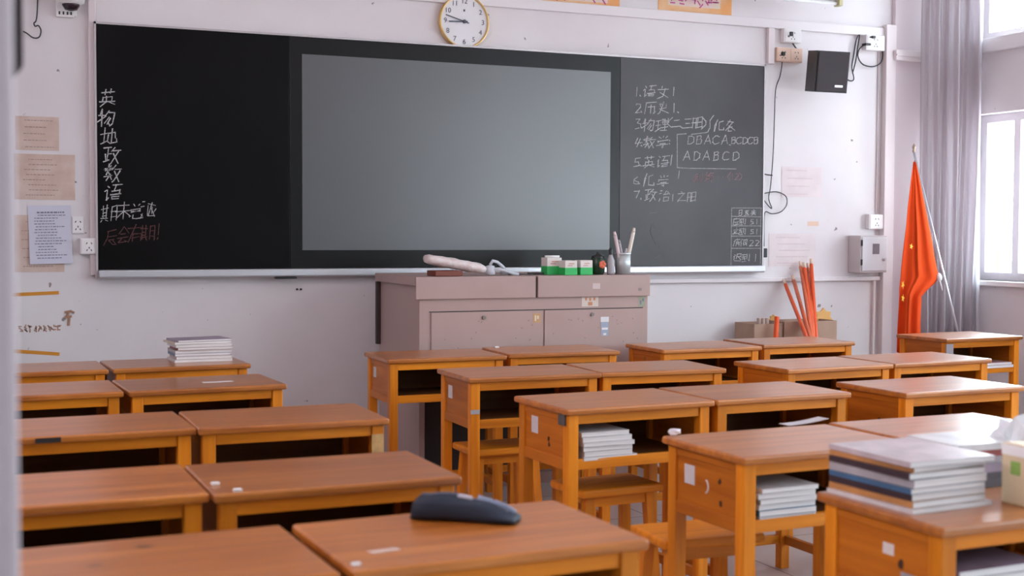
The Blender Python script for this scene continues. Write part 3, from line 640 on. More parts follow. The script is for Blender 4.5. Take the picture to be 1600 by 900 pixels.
b = MB(); b.tube([(Wd / 2 - 0.02, 0.0, 0.2), (Wd / 2 + 0.012, 0.0, 0.2)], 0.014, 12); b.build('side_knob', M_BLACK, sp)

# meter box
lo, hi = wallbox(1344, 368, 1386, 426, 0.0, YW - 0.13); mb = empty('meter_box', ((lo.x + hi.x) / 2, YW, lo.z)); w, h = hi.x - lo.x, hi.z - lo.z
tag(mb, 'grey steel meter box with small window on front wall', 'meter box')
b = MB(); b.box((-w / 2, -0.13, 0), (w / 2, -0.002, h), 0.004); b.build('case', mat('grey_box_paint', (0.60, 0.56, 0.57), 0.45), mb)
b = MB(); b.box((-w / 2 + 0.012, -0.139, 0.012), (w / 2 - 0.006, -0.131, h - 0.012), 0.003); dr = b.build('door', mat('pale_box_paint', (0.70, 0.70, 0.73), 0.4), mb)
b = MB(); b.box((-0.015, -0.142, h * 0.50), (0.038, -0.1395, h * 0.78)); b.build('window', mat('dark_window', (0.22, 0.20, 0.23), 0.25), dr)
b = MB(); b.tube([(w / 2 - 0.028, -0.139, h * 0.36), (w / 2 - 0.028, -0.15, h * 0.36)], 0.010, 14); b.build('lock', M_ALU, dr)
for zz in (0.2, 0.72): 
    b = MB(); b.tube([(-w / 2 + 0.008, -0.138, h * zz), (-w / 2 + 0.008, -0.138, h * (zz + 0.16))], 0.006, 8); b.build('hinge', M_BLACK, dr)

# ------------------------------------------------------------------ curtain, flag, poles
ch.location = (6.15, 6.5, 3.28)
bpy.data.objects.remove(ch)
def curtain(name, A, B, z0, z1, folds, amp, label, pinch, m=M_CURT):
    rows = []; n = folds * 10; A, B = Vector(A), Vector(B); d = B - A; nn = Vector((-d.y, d.x)).normalized()
    nz = 26
    for i in range(nz + 1):
        t = i / nz; z = z1 + (z0 - z1) * t; row = []
        k = pinch(t)
        for j in range(n + 1):
            s = j / n; ph = 2 * PI * folds * s + 0.5 * math.sin(3 * s + 2.0 * t)
            a = amp * (0.55 + 0.45 * math.sin(7.3 * s + 1.1) ** 2) * (0.7 + 0.4 * t)
            p = A + d * (0.5 + (s - 0.5) * k) + nn * (a * math.sin(ph) + 0.012 * math.sin(2 * ph + 3 * t))
            row.append((p.x + 0.01 * math.sin(ph * 0.5 + 4 * t), p.y, z))
        rows.append(row)
    b = MB(); b.grid(rows); o = b.build(name, m, None, True); recenter(o); tag(o, label, 'curtain'); return o
cu = curtain('window_curtain', (6.00, 7.08), (6.36, 6.93), 0.45, 3.27, 6, 0.045, 'grey sheer curtain gathered in the corner behind the flag', lambda t: 1.0 + 0.05 * math.sin(5 * t) - 0.12 * t)
cu2 = curtain('window_curtain', (6.375, 6.985), (6.40, 6.935), 0.55, 3.27, 3, 0.02, 'narrow sheer curtain strip at the window edge, backlight in its pale colour', lambda t: 1.1 + 0.8 * max(0, t - 0.5), M_CURT2)
cu3 = curtain('window_curtain', (6.36, 6.25), (6.36, 4.5), 0.5, 3.27, 14, 0.045, 'added unseen grey sheer curtain dimming the front window', lambda t: 1.0)  # added out of view to soften the hot spot on the front wall
b = MB(); b.tube([(6.33, -2.3, 3.30), (6.33, 7.2, 3.30)], 0.016, 10); cr = b.build('curtain_rod', M_ALU, None, True); recenter(cr); tag(cr, 'curtain rod running above the right windows', 'curtain rod')
# flag
pt, pb = at(1428, 238, 7.02), Vector((6.27, 6.72, 0.0))
pole_d = (pb - pt)
fg = empty('flag_pole', (pb.x, pb.y, 0)); tag(fg, 'slim metal flag pole leaning in corner, carrying the red flag', 'flag pole')
b = MB(); b.tube([pt - pb, Vector((0, 0, 0))], 0.008, 10); b.build('shaft', M_ALU, fg, True)
b = MB(); b.lathe([(0.009, 0), (0.012, 0.01), (0.006, 0.02), (0.014, 0.03), (0.010, 0.045), (0, 0.06)], pt - pb, 12); b.build('finial', mat('old_brass', (0.45, 0.36, 0.28), 0.4, 0.5, 0.6), fg, True)
prof = [(252, 1427, 1431), (275, 1424, 1436), (300, 1421, 1441), (325, 1418, 1446), (350, 1416, 1451), (375, 1413, 1456), (400, 1410, 1460), (420, 1408, 1464), (433, 1407, 1467), (442, 1406, 1460), (452, 1405, 1449), (462, 1405, 1440), (480, 1404, 1439), (500, 1403, 1438), (520, 1402, 1438), (550, 1401, 1436)]
rows = []
for i, (v, uL, uR) in enumerate(prof):
    row = []
    for j in range(25):
        s = j / 24; a = 0.002 + 0.022 * i / len(prof)
        yy = 6.93 + a * math.sin(s * 12 + 0.5) + 0.6 * a * math.sin(s * 5 + 0.15 * i) - (0.02 if 0.42 < s else 0) * min(1, i / 5)
        row.append(at(uL + (uR - uL) * s, v + 2 * math.sin(s * 9), yy))
    rows.append(row)
b = MB(); b.grid(rows); fl = b.build('flag', M_FLAG, None, True); md = fl.modifiers.new('thickness', 'SOLIDIFY'); md.thickness = 0.0012
M_YEL = mat('flag_yellow', (0.90, 0.50, 0.03), 0.7)
def star(u, v, y, R_, a0=0.0, squash=1.0):
    c = at(u, v, y); pts = []
    for k in range(10):
        rr = R_ if k % 2 == 0 else R_ * 0.42; a = a0 + k * PI / 5
        pts.append((c.x + rr * math.sin(a) * squash, y, c.z + rr * math.cos(a)))
    b = MB(); b.prism(pts, (0, 0.002, 0)); b.build('yellow_star', M_YEL, fl)
star(1424, 385, 6.862, 0.022, 0.3, 0.7); star(1411, 445, 6.866, 0.03, 0.5, 0.45); star(1411, 466, 6.866, 0.028, 0.2, 0.5)
recenter(fl); tag(fl, 'orange red flag with yellow stars draped on leaning pole', 'flag')
kp = at(1467, 433, 6.90); b = MB(); b.lathe([(0, -0.03), (0.018, -0.02), (0.022, 0), (0.014, 0.02), (0, 0.03)], kp, 10); b.tube([kp, kp + Vector((0.02, -0.01, -0.09))], 0.006, 6); o = b.build('tie_knot', mat('white_cord', (0.7, 0.68, 0.7), 0.8), None, True)
recenter(o); o.parent = fl; o.location = o.location - fl.location

# cardboard boxes, poles and paper flowers behind the desks
bxl, bxr = at(1182, 520, 6.95), at(1311, 520, 6.95)
zt_ = at(1240, 503, 6.95).z
def open_box(x0, x1, y0, y1, z1, label):
    o = empty('cardboard_box', ((x0 + x1) / 2, (y0 + y1) / 2, 0)); w, d = x1 - x0, y1 - y0; t = 0.006
    for lo, hi in (((-w / 2, -d / 2, 0), (w / 2, -d / 2 + t, z1)), ((-w / 2, d / 2 - t, 0), (w / 2, d / 2, z1)), ((-w / 2, -d / 2 + t, 0), (-w / 2 + t, d / 2 - t, z1)), ((w / 2 - t, -d / 2 + t, 0), (w / 2, d / 2 - t, z1))):
        b = MB(); b.box(lo, hi); b.build('side', M_CARD, o)
    b = MB(); b.box((-w / 2 + t, -d / 2 + t, 0), (w / 2 - t, d / 2 - t, t)); b.build('bottom', M_CARD, o)
    tag(o, label, 'cardboard box', 'cardboard boxes by the front wall'); return o
xm = at(1229, 510, 6.95).x
xm2 = at(1227, 510, 6.95).x
bA = open_box(bxl.x, xm2 - 0.004, 6.975, 7.2, zt_ - 0.01, 'left cardboard box with rolled sheets against front wall')
bB = open_box(xm, bxr.x, 6.975, 7.2, zt_, 'right cardboard box behind the leaning orange poles')
for i, (ua, va, ub, vb, m, lb) in enumerate(((1224, 437, 1259, 524, M_RED, 'leftmost and most tilted orange pole before the cardboard box'), (1238, 431, 1265, 524, M_REDP, 'second orange pole from left before the cardboard box'), (1250, 409, 1268, 524, M_REDP, 'third orange pole from left, with metal tip'), (1256, 411, 1270, 524, M_RED, 'fourth orange pole from left before the box'), (1262, 412, 1271, 524, M_REDP, 'fifth orange pole from left, next to the tallest'), (1267, 405, 1275, 524, M_RED, 'rightmost and tallest orange pole before the cardboard box'))):
    y0, y1 = 7.226 - 0.03 * (i % 2), 6.75 + 0.024 * i
    a, c = at(ua, va, y0), at(ub, vb, y1); d = (c - a).normalized(); c = a + d * ((a.z - 0.03) / -d.z)
    o = empty('pole', c); b = MB(); b.tube([(0, 0, 0), (a - c) * 0.97], 0.0125, 10); b.build('shaft', m, o, True)
    b = MB(); b.tube([(a - c) * 0.971, a - c], 0.0095, 10); b.build('tip', mat('pole_tip', (0.75, 0.55, 0.42), 0.4), o, True)
    tag(o, lb, 'pole', 'orange poles before the cardboard box')
a, c = at(1214, 495, 6.92), at(1212, 530, 6.90); c = a + (c - a).normalized() * (a.z * 1.0)
b = MB(); b.tube([c, a], 0.016, 12); o = b.build('pole', M_RED, None, True); recenter(o); tag(o, 'short thick orange stick standing before the left cardboard box', 'pole')
def flower(u0, v, r, label, y):
    c = at(u0, v, y); pts = []
    for k in range(14):
        rr = r * (1.0 if k % 2 == 0 else 0.72); aa = k * PI / 7; pts.append((c.x + rr * math.sin(aa), y, c.z + rr * math.cos(aa) * 0.9))
    b = MB(); b.prism(pts, (0, 0.012, 0)); o = b.build('paper_cutout', mat('orange_foam', (0.85, 0.48, 0.16), 0.7)); recenter(o)
    b = MB(); b.box((-0.006, -0.004, 0.02 - o.location.z), (0.006, -0.001, r)); b.build('stick', M_CARD, o)
    tag(o, label, 'paper cutout', 'orange paper cutouts')
flower(1209, 498, 0.03, 'small orange paper cutout rising from the left cardboard box', 7.12); flower(1287, 497, 0.075, 'large jagged orange paper cutout right of the orange poles', 7.16)
for k, u in enumerate((1186, 1192, 1198)):
    p = at(u, 500, 7.03); b = MB(); b.tube([(p.x, 7.03, 0.03), p + Vector((0.0, 0, 0.012))], 0.014, 12); o = b.build('paper_roll', mat('kraft_roll', (0.45, 0.33, 0.28), 0.7), None, True); recenter(o)
    tag(o, ('leftmost', 'middle', 'rightmost')[k] + ' of three kraft paper rolls in the left cardboard box', 'paper roll', 'kraft rolls in the left box')

# ------------------------------------------------------------------ lectern cabinet
pf = 6.33
x0, x1 = at(655, 500, pf).x, at(1012, 500, pf).x; ztop = at(830, 431, pf).z; zlid = at(830, 465, pf).z
lx0, lx1 = at(650, 450, pf - 0.02).x, at(1016, 450, pf - 0.02).x
yb = 7.02
le = empty('lectern', ((x0 + x1) / 2, (pf + yb) / 2, 0)); tag(le, 'mauve grey steel multimedia lectern in front of the blackboard', 'lectern')
def lp(mb, name, m, par=None, **k):
    o = mb.build(name, m, le if par is None else par, **k)
    if par is None: o.location = -le.location
    return o
b = MB(); b.box((x0, pf, 0.50), (x1, yb, ztop - 0.046), 0.004); b.box((x0, pf + 0.18, 0.06), (x1, yb, 0.5)); b.box((x0, pf, 0.0), (x1, yb, 0.06)); b.box((x0, pf, 0.06), (x0 + 0.03, pf + 0.18, 0.5)); b.box((x1 - 0.03, pf, 0.06), (x1, pf + 0.18, 0.5)); lp(b, 'cabinet_body', M_STEEL)
b = MB(); b.box((x0 + 0.032, pf + 0.165, 0.062), (x1 - 0.032, pf + 0.178, 0.498)); lp(b, 'recess_back', M_STEELD)
xs = at(839, 445, pf - 0.02).x
zpl = ztop - 0.045
b = MB(); b.box((lx0, pf - 0.02, zlid), (xs - 0.006, pf - 0.001, ztop), 0.003); b.box((lx0, pf - 0.001, zpl), (xs - 0.006, yb, ztop - 0.0005)); lp(b, 'lid', M_STEEL)
b = MB(); b.box((xs + 0.006, pf - 0.02, zlid), (lx1, pf - 0.001, ztop), 0.003); b.box((xs + 0.006, pf - 0.001, zpl), (lx1, yb, ztop - 0.0005)); lp(b, 'lid', M_STEEL)
b = MB(); b.box((xs - 0.0055, pf - 0.012, zlid), (xs + 0.0055, pf - 0.001, zpl)); b.box((xs - 0.0055, pf - 0.012, zpl), (xs + 0.0055, yb, ztop - 0.008)); lp(b, 'lid_gap', M_STEELD)
# doors on the front
dz1 = at(750, 487, pf).z; xd0, xd1, xdm = at(673, 520, pf).x, at(1004, 520, pf).x, at(849, 520, pf).x
for k, (a, c) in enumerate(((xd0, xdm - 0.0035), (xdm + 0.0035, xd1))):
    b = MB(); b.box((a, pf - 0.008, 0.53), (c, pf - 0.0005, dz1), 0.002); d = lp(b, 'door', M_STEEL)
    lk = at((755, 924)[k], (496, 491)[k], pf); b = MB(); b.tube([(lk.x, pf - 0.008, lk.z), (lk.x, pf - 0.016, lk.z)], 0.010, 14); b.build('lock', mat('lock_metal', (0.2, 0.17, 0.16), 0.35, 0.5, 0.5), d)
    b = MB(); r = random.Random(k + 4)
    for q in range(26):                                             # scratches
        xx, zz = r.uniform(a + 0.05, c - 0.03), r.uniform(0.62, dz1 - 0.04)
        b.box((-r.uniform(0.002, 0.007), -0.0003, -0.0015), (0.004, 0.0003, 0.0015), mtx=Matrix.Translation((xx, pf - 0.0083, zz)) @ Matrix.Rotation(r.uniform(0, 3), 4, 'Y'))
    b.build('scratches', mat('scratched_metal', (0.20, 0.15, 0.15), 0.6), d)
b = MB(); b.box((xd0 - 0.01, pf - 0.002, dz1 + 0.001), (xd1, pf + 0.001, dz1 + 0.006)); lp(b, 'door_gap', M_STEELD)
# side panel with its flange
b = MB(); b.box((x0 - 0.024, yb - 0.03, at(587, 537, yb).z), (x0 - 0.001, yb, ztop - 0.047), 0.002); lp(b, 'side_flange', M_STEELD)
# stickers
def sticker(u, v, w, h, m, nm, z=pf - 0.0095, inner=None):
    p = at(u, v, z); b = MB(); b.box((p.x - w / 2, z, p.z - h / 2), (p.x + w / 2, z + 0.0006, p.z + h / 2)); o = lp(b, nm, m)
    if inner:
        b = MB()
        for a_, c_, e_, f_ in inner[1]: b.box((p.x + a_ * w, z - 0.0006, p.z + c_ * h), (p.x + e_ * w, z, p.z + f_ * h))
        b.build('sticker_print', inner[0], o)
sticker(932, 447, 0.045, 0.03, mat('pinkish_label', (0.66, 0.55, 0.55), 0.7), 'sticker', pf - 0.0212)
sticker(922, 471, 0.10, 0.055, mat('pale_sticker', (0.70, 0.62, 0.56), 0.6), 'sticker', pf - 0.001, (mat('orange_print', (0.62, 0.28, 0.16), 0.6), [(-0.12, -0.4, 0.14, -0.05), (-0.3, 0.1, -0.18, 0.4), (0.2, 0.1, 0.32, 0.4), (-0.06, 0.05, 0.06, 0.35)]))
sticker(839, 497, 0.045, 0.05, mat('tan_sticker', (0.58, 0.36, 0.18), 0.6), 'sticker', inner=(mat('cream_print', (0.75, 0.65, 0.5), 0.6), [(-0.3, -0.3, -0.1, 0.3), (0.0, -0.1, 0.25, 0.25)]))
sticker(1003, 471, 0.04, 0.055, mat('grey_green_sticker', (0.34, 0.38, 0.28), 0.6), 'sticker', pf - 0.001, (M_INK, [(-0.3, -0.3, -0.1, 0.1), (0.05, 0.0, 0.3, 0.3)]))
sticker(945, 499, 0.05, 0.028, mat('white_sticker', (0.78, 0.78, 0.80), 0.5), 'sticker')
sticker(945, 514, 0.045, 0.075, mat('blue_grey_sticker', (0.36, 0.42, 0.55), 0.5), 'sticker', inner=(M_WHITE, [(-0.4, -0.05, 0.4, 0.1), (-0.2, -0.45, 0.2, -0.3)]))
sticker(1000, 452, 0.02, 0.016, mat('grey_mark', (0.3, 0.25, 0.25), 0.7), 'sticker', pf - 0.0212)

# things on the lectern
TP = ztop + 0.001
def on_top(u, y=pf + 0.10): return Vector((at(u, 431, y).x, y, TP))
px = lambda n, y=pf + 0.1: n / F * (at(800, 430, y) - CAM).dot(FWD)
p = on_top(695); w = px(44)
b = MB(); b.box((-w / 2, -0.07, 0), (w / 2, 0.07, 0.028), 0.003); o = b.build('flat_box', mat('dark_red_box', (0.20, 0.05, 0.03), 0.5)); o.location = p; tag(o, 'dark red flat box under the plastic wrapped roll', 'box')
a, c = Vector((at(664, 409, pf + 0.1).x, pf + 0.1, TP + 0.090)), Vector((at(757, 423, pf + 0.1).x, pf + 0.1, TP + 0.033))
b = MB(); n = 14
pts = [a.lerp(c, i / n) for i in range(n + 1)]
rows = []
for i, q in enumerate(pts):
    rr = 0.029 * (1 - 0.35 * (abs(i / n - 0.5) * 2) ** 6) * (1 + 0.06 * math.sin(i * 2.1)); row = []
    for k in range(13):
        an = k * 2 * PI / 12; row.append((q.x, q.y + rr * 1.7 * math.cos(an), q.z + rr * math.sin(an) * (1 + 0.05 * math.sin(5 * an + i))))
    rows.append(row)
b.grid(rows); b.bm.faces.new([v for v in list(b.bm.verts)[:12]]); b.bm.faces.new([v for v in list(b.bm.verts)[-13:-1]])
o = b.build('wrapped_roll', mat('pink_white_wrap', (0.74, 0.60, 0.58), 0.3, col2=(0.82, 0.76, 0.76), nscale=25, bump=0.4, bscale=60), None, True); recenter(o); tag(o, 'long pinkish white wrapped roll lying on the lectern left half', 'roll')
# crumpled headset / microphone
p = on_top(778); o = empty('headset', p); tag(o, 'white headset microphone with tangled band lying on lectern', 'headset')
M_HS = mat('grey_white_plastic', (0.62, 0.64, 0.70), 0.4)
b = MB(); b.lathe([(0, 0.0), (0.026, 0.004), (0.03, 0.03), (0.022, 0.05), (0, 0.056)], (-0.045, 0, 0), 16); b.build('ear_cup', M_HS, o, True)
b = MB(); b.lathe([(0, 0.0), (0.02, 0.004), (0.024, 0.02), (0.016, 0.034), (0, 0.038)], (0.045, 0.02, 0), 16); b.build('ear_cup', M_HS, o, True)
b = MB(); b.tube([(-0.045, 0, 0.055), (-0.03, 0, 0.078), (0.0, 0.01, 0.07), (0.03, 0.02, 0.05), (0.045, 0.02, 0.036)], 0.009, 8); b.build('band', M_HS, o, True)
b = MB(); b.tube([(-0.03, -0.02, 0.03), (0.02, -0.03, 0.028), (0.07, -0.03, 0.012), (0.11, -0.02, 0.006)], 0.008, 8); b.build('microphone_arm', M_HS, o, True)
b = MB(); b.tube([(0.05, -0.02, 0.005), (0.12, 0.0, 0.004), (0.18, -0.01, 0.004), (0.21, 0.01, 0.004)], 0.003, 6); b.build('cord', M_CABLE, o, True)
# chalk boxes
def chalk_box(u0, u1, h, y, label, pic=False):
    p = on_top((u0 + u1) / 2, y); w = px(u1 - u0, y); o = empty('chalk_box', p)
    b = MB(); b.box((-w / 2, -0.04, 0), (w / 2, 0.04, h), 0.0015); b.build('carton', mat('carton_white', (0.78, 0.72, 0.69), 0.5), o)
    b = MB(); b.box((-w / 2 - 0.0006, -0.0408, 0.0), (w / 2 + 0.0006, 0.0408, h * 0.5)); b.build('green_band', M_GREEN, o)
    b = MB(); b.box((-w * 0.28, -0.0409, h * 0.62), (w * 0.1, -0.0401, h * 0.68)); b.box((-w * 0.2, -0.0409, h * 0.75), (w * 0.25, -0.0401, h * 0.82)); b.build('print', mat('salmon_print', (0.62, 0.35, 0.30), 0.6), o)
    tag(o, label, 'chalk box', 'green and white chalk boxes'); return o
chalk_box(849, 874, 0.092, pf + 0.16, 'tallest green and white chalk box, leftmost on the lectern')
chalk_box(877, 898, 0.078, pf + 0.08, 'middle green and white chalk box on the lectern')
chalk_box(901, 922, 0.079, pf + 0.08, 'right green and white chalk box beside the dark mug')
p = on_top(862, pf + 0.16); b = MB(); b.tube([(-0.04, 0, 0), (0.045, 0, 0)], 0.006, 10); o = b.build('chalk_stick', mat('chalk_stick', (0.85, 0.84, 0.83), 0.9), None, True); o.location = p + Vector((0, 0, 0.098)); tag(o, 'white chalk stick lying on the tallest chalk box', 'chalk')
p = on_top(838, pf + 0.12); b = MB(); b.tube([(-0.05, 0, 0.006), (0.02, 0.02, 0.006), (0.05, 0.01, 0.006)], 0.006, 8); o = b.build('marker_pen', M_BLACK, None, True); o.location = p; tag(o, 'thin black marker lying left of the chalk boxes', 'pen')
# mug
p = on_top(934, pf + 0.12); o = empty('mug', p); tag(o, 'dark green mug with red flower print on the lectern', 'mug')
rm = px(11.5)
b = MB(); b.lathe([(0, 0), (rm * 0.8, 0), (rm * 0.95, 0.012), (rm, 0.05), (rm * 0.98, 0.088), (rm * 0.9, 0.092), (0, 0.09)], n=24); b.build('body', mat('dark_green_glaze', (0.012, 0.045, 0.02), 0.3, noise=0.6, nscale=30), o, True)
b = MB(); b.lathe([(rm * 0.9, 0.091), (rm * 0.92, 0.1), (rm * 0.3, 0.108), (0.008, 0.112), (0.008, 0.12), (0, 0.121)], n=24); b.build('lid', M_BLACK, o, True)
b = MB(); b.tube([(-rm * 0.95, 0, 0.07), (-rm - 0.018, 0, 0.065), (-rm - 0.018, 0, 0.035), (-rm * 0.95, 0, 0.025)], 0.005, 8); b.build('handle', M_BLACK, o, True)
b = MB()
for k in range(5): b.lathe([(0, 0), (0.011, 0.002), (0, 0.004)], n=10, mtx=Matrix.Translation((0.008 + 0.012 * math.cos(k * 1.256), -rm - 0.001, 0.055 + 0.012 * math.sin(k * 1.256))) @ Matrix.Rotation(PI / 2, 4, 'X'))
b.build('flower_print', mat('red_flower', (0.65, 0.12, 0.05), 0.5), o)
# glue bottle
p = on_top(954, pf + 0.09); o = empty('glue_bottle', p); tag(o, 'slim grey bottle with dark cap beside the pen holder', 'bottle')
b = MB(); b.lathe([(0, 0), (0.02, 0), (0.022, 0.01), (0.022, 0.075), (0.012, 0.098), (0.009, 0.11)], n=18); b.build('body', mat('grey_bottle', (0.42, 0.40, 0.43), 0.4), o, True)
b = MB(); b.lathe([(0.011, 0.108), (0.011, 0.135), (0.007, 0.145), (0, 0.146)], n=14); b.build('cap', M_BLACK, o, True)
# pen holder and what stands in it
p = on_top(973, pf + 0.12); o = empty('pen_holder', p); tag(o, 'round grey mesh pen holder at the right of the lectern', 'pen holder')
rh = px(12.5)
def mesh_mat():
    m = bpy.data.materials.new('wire_mesh'); m.use_nodes = True; n = m.node_tree; b = n.nodes['Principled BSDF']
    b.inputs['Metallic'].default_value = 0.5; b.inputs['Roughness'].default_value = 0.4
    t = n.nodes.new('ShaderNodeTexCoord'); ck = n.nodes.new('ShaderNodeTexBrick'); ck.offset = 0
    mp = n.nodes.new('ShaderNodeMapping'); mp.inputs['Rotation'].default_value = (PI / 2, 0, 0)
    ck.inputs['Brick Width'].default_value = 0.008; ck.inputs['Row Height'].default_value = 0.008; ck.inputs['Scale'].default_value = 1; ck.inputs['Mortar Size'].default_value = 0.0018
    ck.inputs['Color1'].default_value = (0.30, 0.34, 0.35, 1); ck.inputs['Color2'].default_value = (0.34, 0.38, 0.38, 1); ck.inputs['Mortar'].default_value = (0.62, 0.66, 0.66, 1)
    n.links.new(t.outputs['Object'], mp.inputs[0]); n.links.new(mp.outputs[0], ck.inputs['Vector']); n.links.new(ck.outputs[0], b.inputs['Base Color']); return m
b = MB(); b.lathe([(0, 0.0), (rh, 0.0), (rh, 0.115), (rh - 0.003, 0.115), (rh - 0.003, 0.004), (0, 0.004)], n=28); b.build('cup', mesh_mat(), o, True)
b = MB(); b.lathe([(rh + 0.001, 0.11), (rh + 0.003, 0.116), (rh - 0.003, 0.119), (rh - 0.004, 0.114)], n=28); b.build('rim', M_ALU, o, True)
def stick(u0, v0, u1, v1, r, m, label, cat, nm, y=pf + 0.12):
    a, c = at(u0, v0, y), at(u1, v1, y); a.z = TP + 0.008; a.x = p.x + max(-rh * .6, min(rh * .6, a.x - p.x)); b = MB(); b.tube([a, a.lerp(c, 0.9)], r, 8); b.tube([a.lerp(c, 0.9), c], r * 0.99, 8, r * 0.6); q = b.build(nm, m, None, True); recenter(q); tag(q, label, cat)
stick(972, 428, 960, 362, 0.010, mat('pinkish_plastic', (0.72, 0.58, 0.60), 0.4), 'pinkish thick marker leaning left in pen holder', 'marker', 'marker_pen', pf + 0.105)
stick(976, 428, 967, 375, 0.008, mat('grey_pen', (0.45, 0.42, 0.45), 0.4), 'shorter grey pen in the middle of pen holder', 'pen', 'pen', pf + 0.14)
stick(976, 428, 991, 356, 0.011, mat('cream_plastic', (0.78, 0.70, 0.62), 0.4), 'tall cream marker leaning right in pen holder', 'marker', 'marker_pen', pf + 0.12)
stick(970, 428, 979, 388, 0.006, mat('white_pen', (0.75, 0.72, 0.74), 0.4), 'short white pen leaning right in the pen holder', 'pen', 'pen', pf + 0.15)

# ------------------------------------------------------------------ desks
DW, DD, DH = 0.60, 0.41, 0.75
def make_desk():
    r = empty('school_desk'); L = 0.04; xo, yo = DW / 2 - 0.014, DD / 2 - 0.016; zt = DH - 0.022
    b = MB(); b.box((-DW / 2, -DD / 2, zt), (DW / 2, DD / 2, DH), 0.007, 3); b.build('desktop', W_TOP, r, False)
    for sx_ in (-1, 1):
        for sy in (-1, 1):
            b = MB(); xx, yy = sx_ * (xo - L / 2), sy * (yo - L / 2); b.box((xx - L / 2, yy - L / 2, 0), (xx + L / 2, yy + L / 2, zt - 0.0005), 0.003); b.build('leg', W_Z, r)
        xi = sx_ * (xo - 0.016); b = MB()
        b.box((xi - 0.008, -yo + L + 0.0005, 0.548), (xi + 0.008, yo - L - 0.0005, zt - 0.0005))
        b.box((xi - 0.013, -yo + L + 0.0005, 0.535), (xi + 0.013, yo - L - 0.0005, 0.572), 0.002)
        b.box((xi - 0.012, -yo + L + 0.0005, zt - 0.026), (xi + 0.012, yo - L - 0.0005, zt - 0.0005), 0.002)
        b.build('side_panel', W_Y, r)
        b = MB(); b.box((xi - 0.011, -yo + L + 0.0005, 0.10), (xi + 0.011, yo - L - 0.0005, 0.135), 0.002); b.build('stretcher', W_Y, r)
    x_in = xo - L - 0.0005
    b = MB(); b.box((-x_in, -yo + 0.006, zt - 0.034), (x_in, -yo + 0.026, zt - 0.0005), 0.002); b.build('apron', W_X, r)
    b = MB(); b.box((-x_in, -yo + 0.004, 0.538), (x_in, -yo + 0.026, 0.574), 0.002); b.build('shelf_rail', W_X, r)
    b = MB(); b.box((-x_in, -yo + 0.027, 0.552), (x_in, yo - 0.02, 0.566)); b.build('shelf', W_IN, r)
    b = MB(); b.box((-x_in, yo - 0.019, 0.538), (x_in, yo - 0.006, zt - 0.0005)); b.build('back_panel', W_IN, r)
    b = MB(); b.box((-x_in, yo - 0.026, 0.10), (x_in, yo - 0.006, 0.135), 0.002); b.build('foot_rail', W_X, r)
    return r
proto = make_desk()
DESKS = {
 'A1l': (0.28, 6.00, 1.2, 'leftmost desk of the front row, partly cut by the pillar'),
 'A1r': (0.894, 6.023, 2.5, 'front row desk carrying the far left book stack'),
 'A2l': (0.25, 5.18, 1.5, 'leftmost desk of the second row, left of the desk with white scuffs'),
 'A2r': (0.862, 5.19, 3.0, 'second row desk with white scuffs, just nearer than the book stack desk'),
 'A3l': (0.35, 4.171, 1.2, 'left desk of third row with black mark on its edge'),
 'A3r': (0.958, 4.16, -0.3, 'third row desk at the left aisle with scuffed right leg'),
 'A4l': (0.215, 3.17, 0.3, 'left desk of fourth row with white papers in its compartment'),
 'A4r': (0.821, 3.151, 0.6, 'fourth row desk just beyond the pencil case desk'),
 'A5l': (0.30, 2.383, 1.8, 'nearest bare desk at the bottom left corner'),
 'A5r': (0.922, 2.398, 2.0, 'nearest left desk carrying the dark pencil case'),
 'B1l': (2.136, 5.997, -0.6, 'front row desk standing before the left half of the lectern'),
 'B1r': (2.775, 6.035, -2.6, 'front row desk standing before the right half of the lectern'),
 'B2l': (2.207, 5.128, -0.8, 'second row desk of the middle pair, with empty compartment and stool'),
 'B2r': (2.82, 5.117, -3.5, 'second row desk of the middle pair, on its right side'),
 'B3l': (2.162, 4.155, 3.0, 'third row middle desk with white books in its compartment'),
 'B3r': (2.775, 4.181, 1.4, 'third row middle desk right of the one holding white books'),
 'B4l': (2.198, 3.134, 2.4, 'fourth row middle desk with white crescent mark and crumple on its corner'),
 'B4r': (2.82, 3.175, 1.5, 'fourth row desk glossy with window glare, behind the big book stack'),
 'B5l': (2.118, 2.275, 1.5, 'nearest right desk under the big book stacks'),
 'C1l': (3.593, 5.992, 0.3, 'front row desk right of the lectern with dark side panel'),
 'C1r': (4.25, 6.065, -0.2, 'front row desk in front of the cardboard boxes'),
 'C2l': (3.623, 4.975, 2.6, 'second row right desk with crumpled tissues in its compartment'),
 'C2r': (4.245, 5.021, 2.0, 'second row desk right of the one with crumpled tissues'),
 'C3l': (3.544, 4.10, 1.6, 'third row right desk with knotted side panel, beyond the glare desk'),
 'D1l': (5.441, 6.043, 3.2, 'far right front desk under the flag and window'),
}
DO = {}
for i, (k, (x, y, a, lb)) in enumerate(DESKS.items()):
    rz = math.radians(a)
    if i == 0: o = proto; o.location = (x, y, 0); o.rotation_euler = (0, 0, rz)
    else: o = dup(proto, (x, y, 0), rz)
    tag(o, lb, 'desk', 'wooden school desks in rows'); DO[k] = o
M_LAB = mat('grey_white_label', (0.62, 0.60, 0.62), 0.7)
def side_label(k, y, z, w, h, m, name='paper_label'):
    xs_ = -(DW / 2 - 0.014) + 0.007
    b = MB(); b.box((xs_, y - w / 2, z - h / 2), (xs_ + 0.0012, y + w / 2, z + h / 2)); o = b.build(name, m, DO[k]); return o
side_label('B1l', 0.085, 0.662, 0.045, 0.05, M_LAB); side_label('B2l', 0.085, 0.662, 0.05, 0.055, M_LAB); side_label('B3l', 0.075, 0.662, 0.05, 0.06, M_LAB); side_label('B4l', 0.085, 0.655, 0.052, 0.055, M_LAB)
M_WORN = mat('worn_white', (0.72, 0.66, 0.62), 0.8)
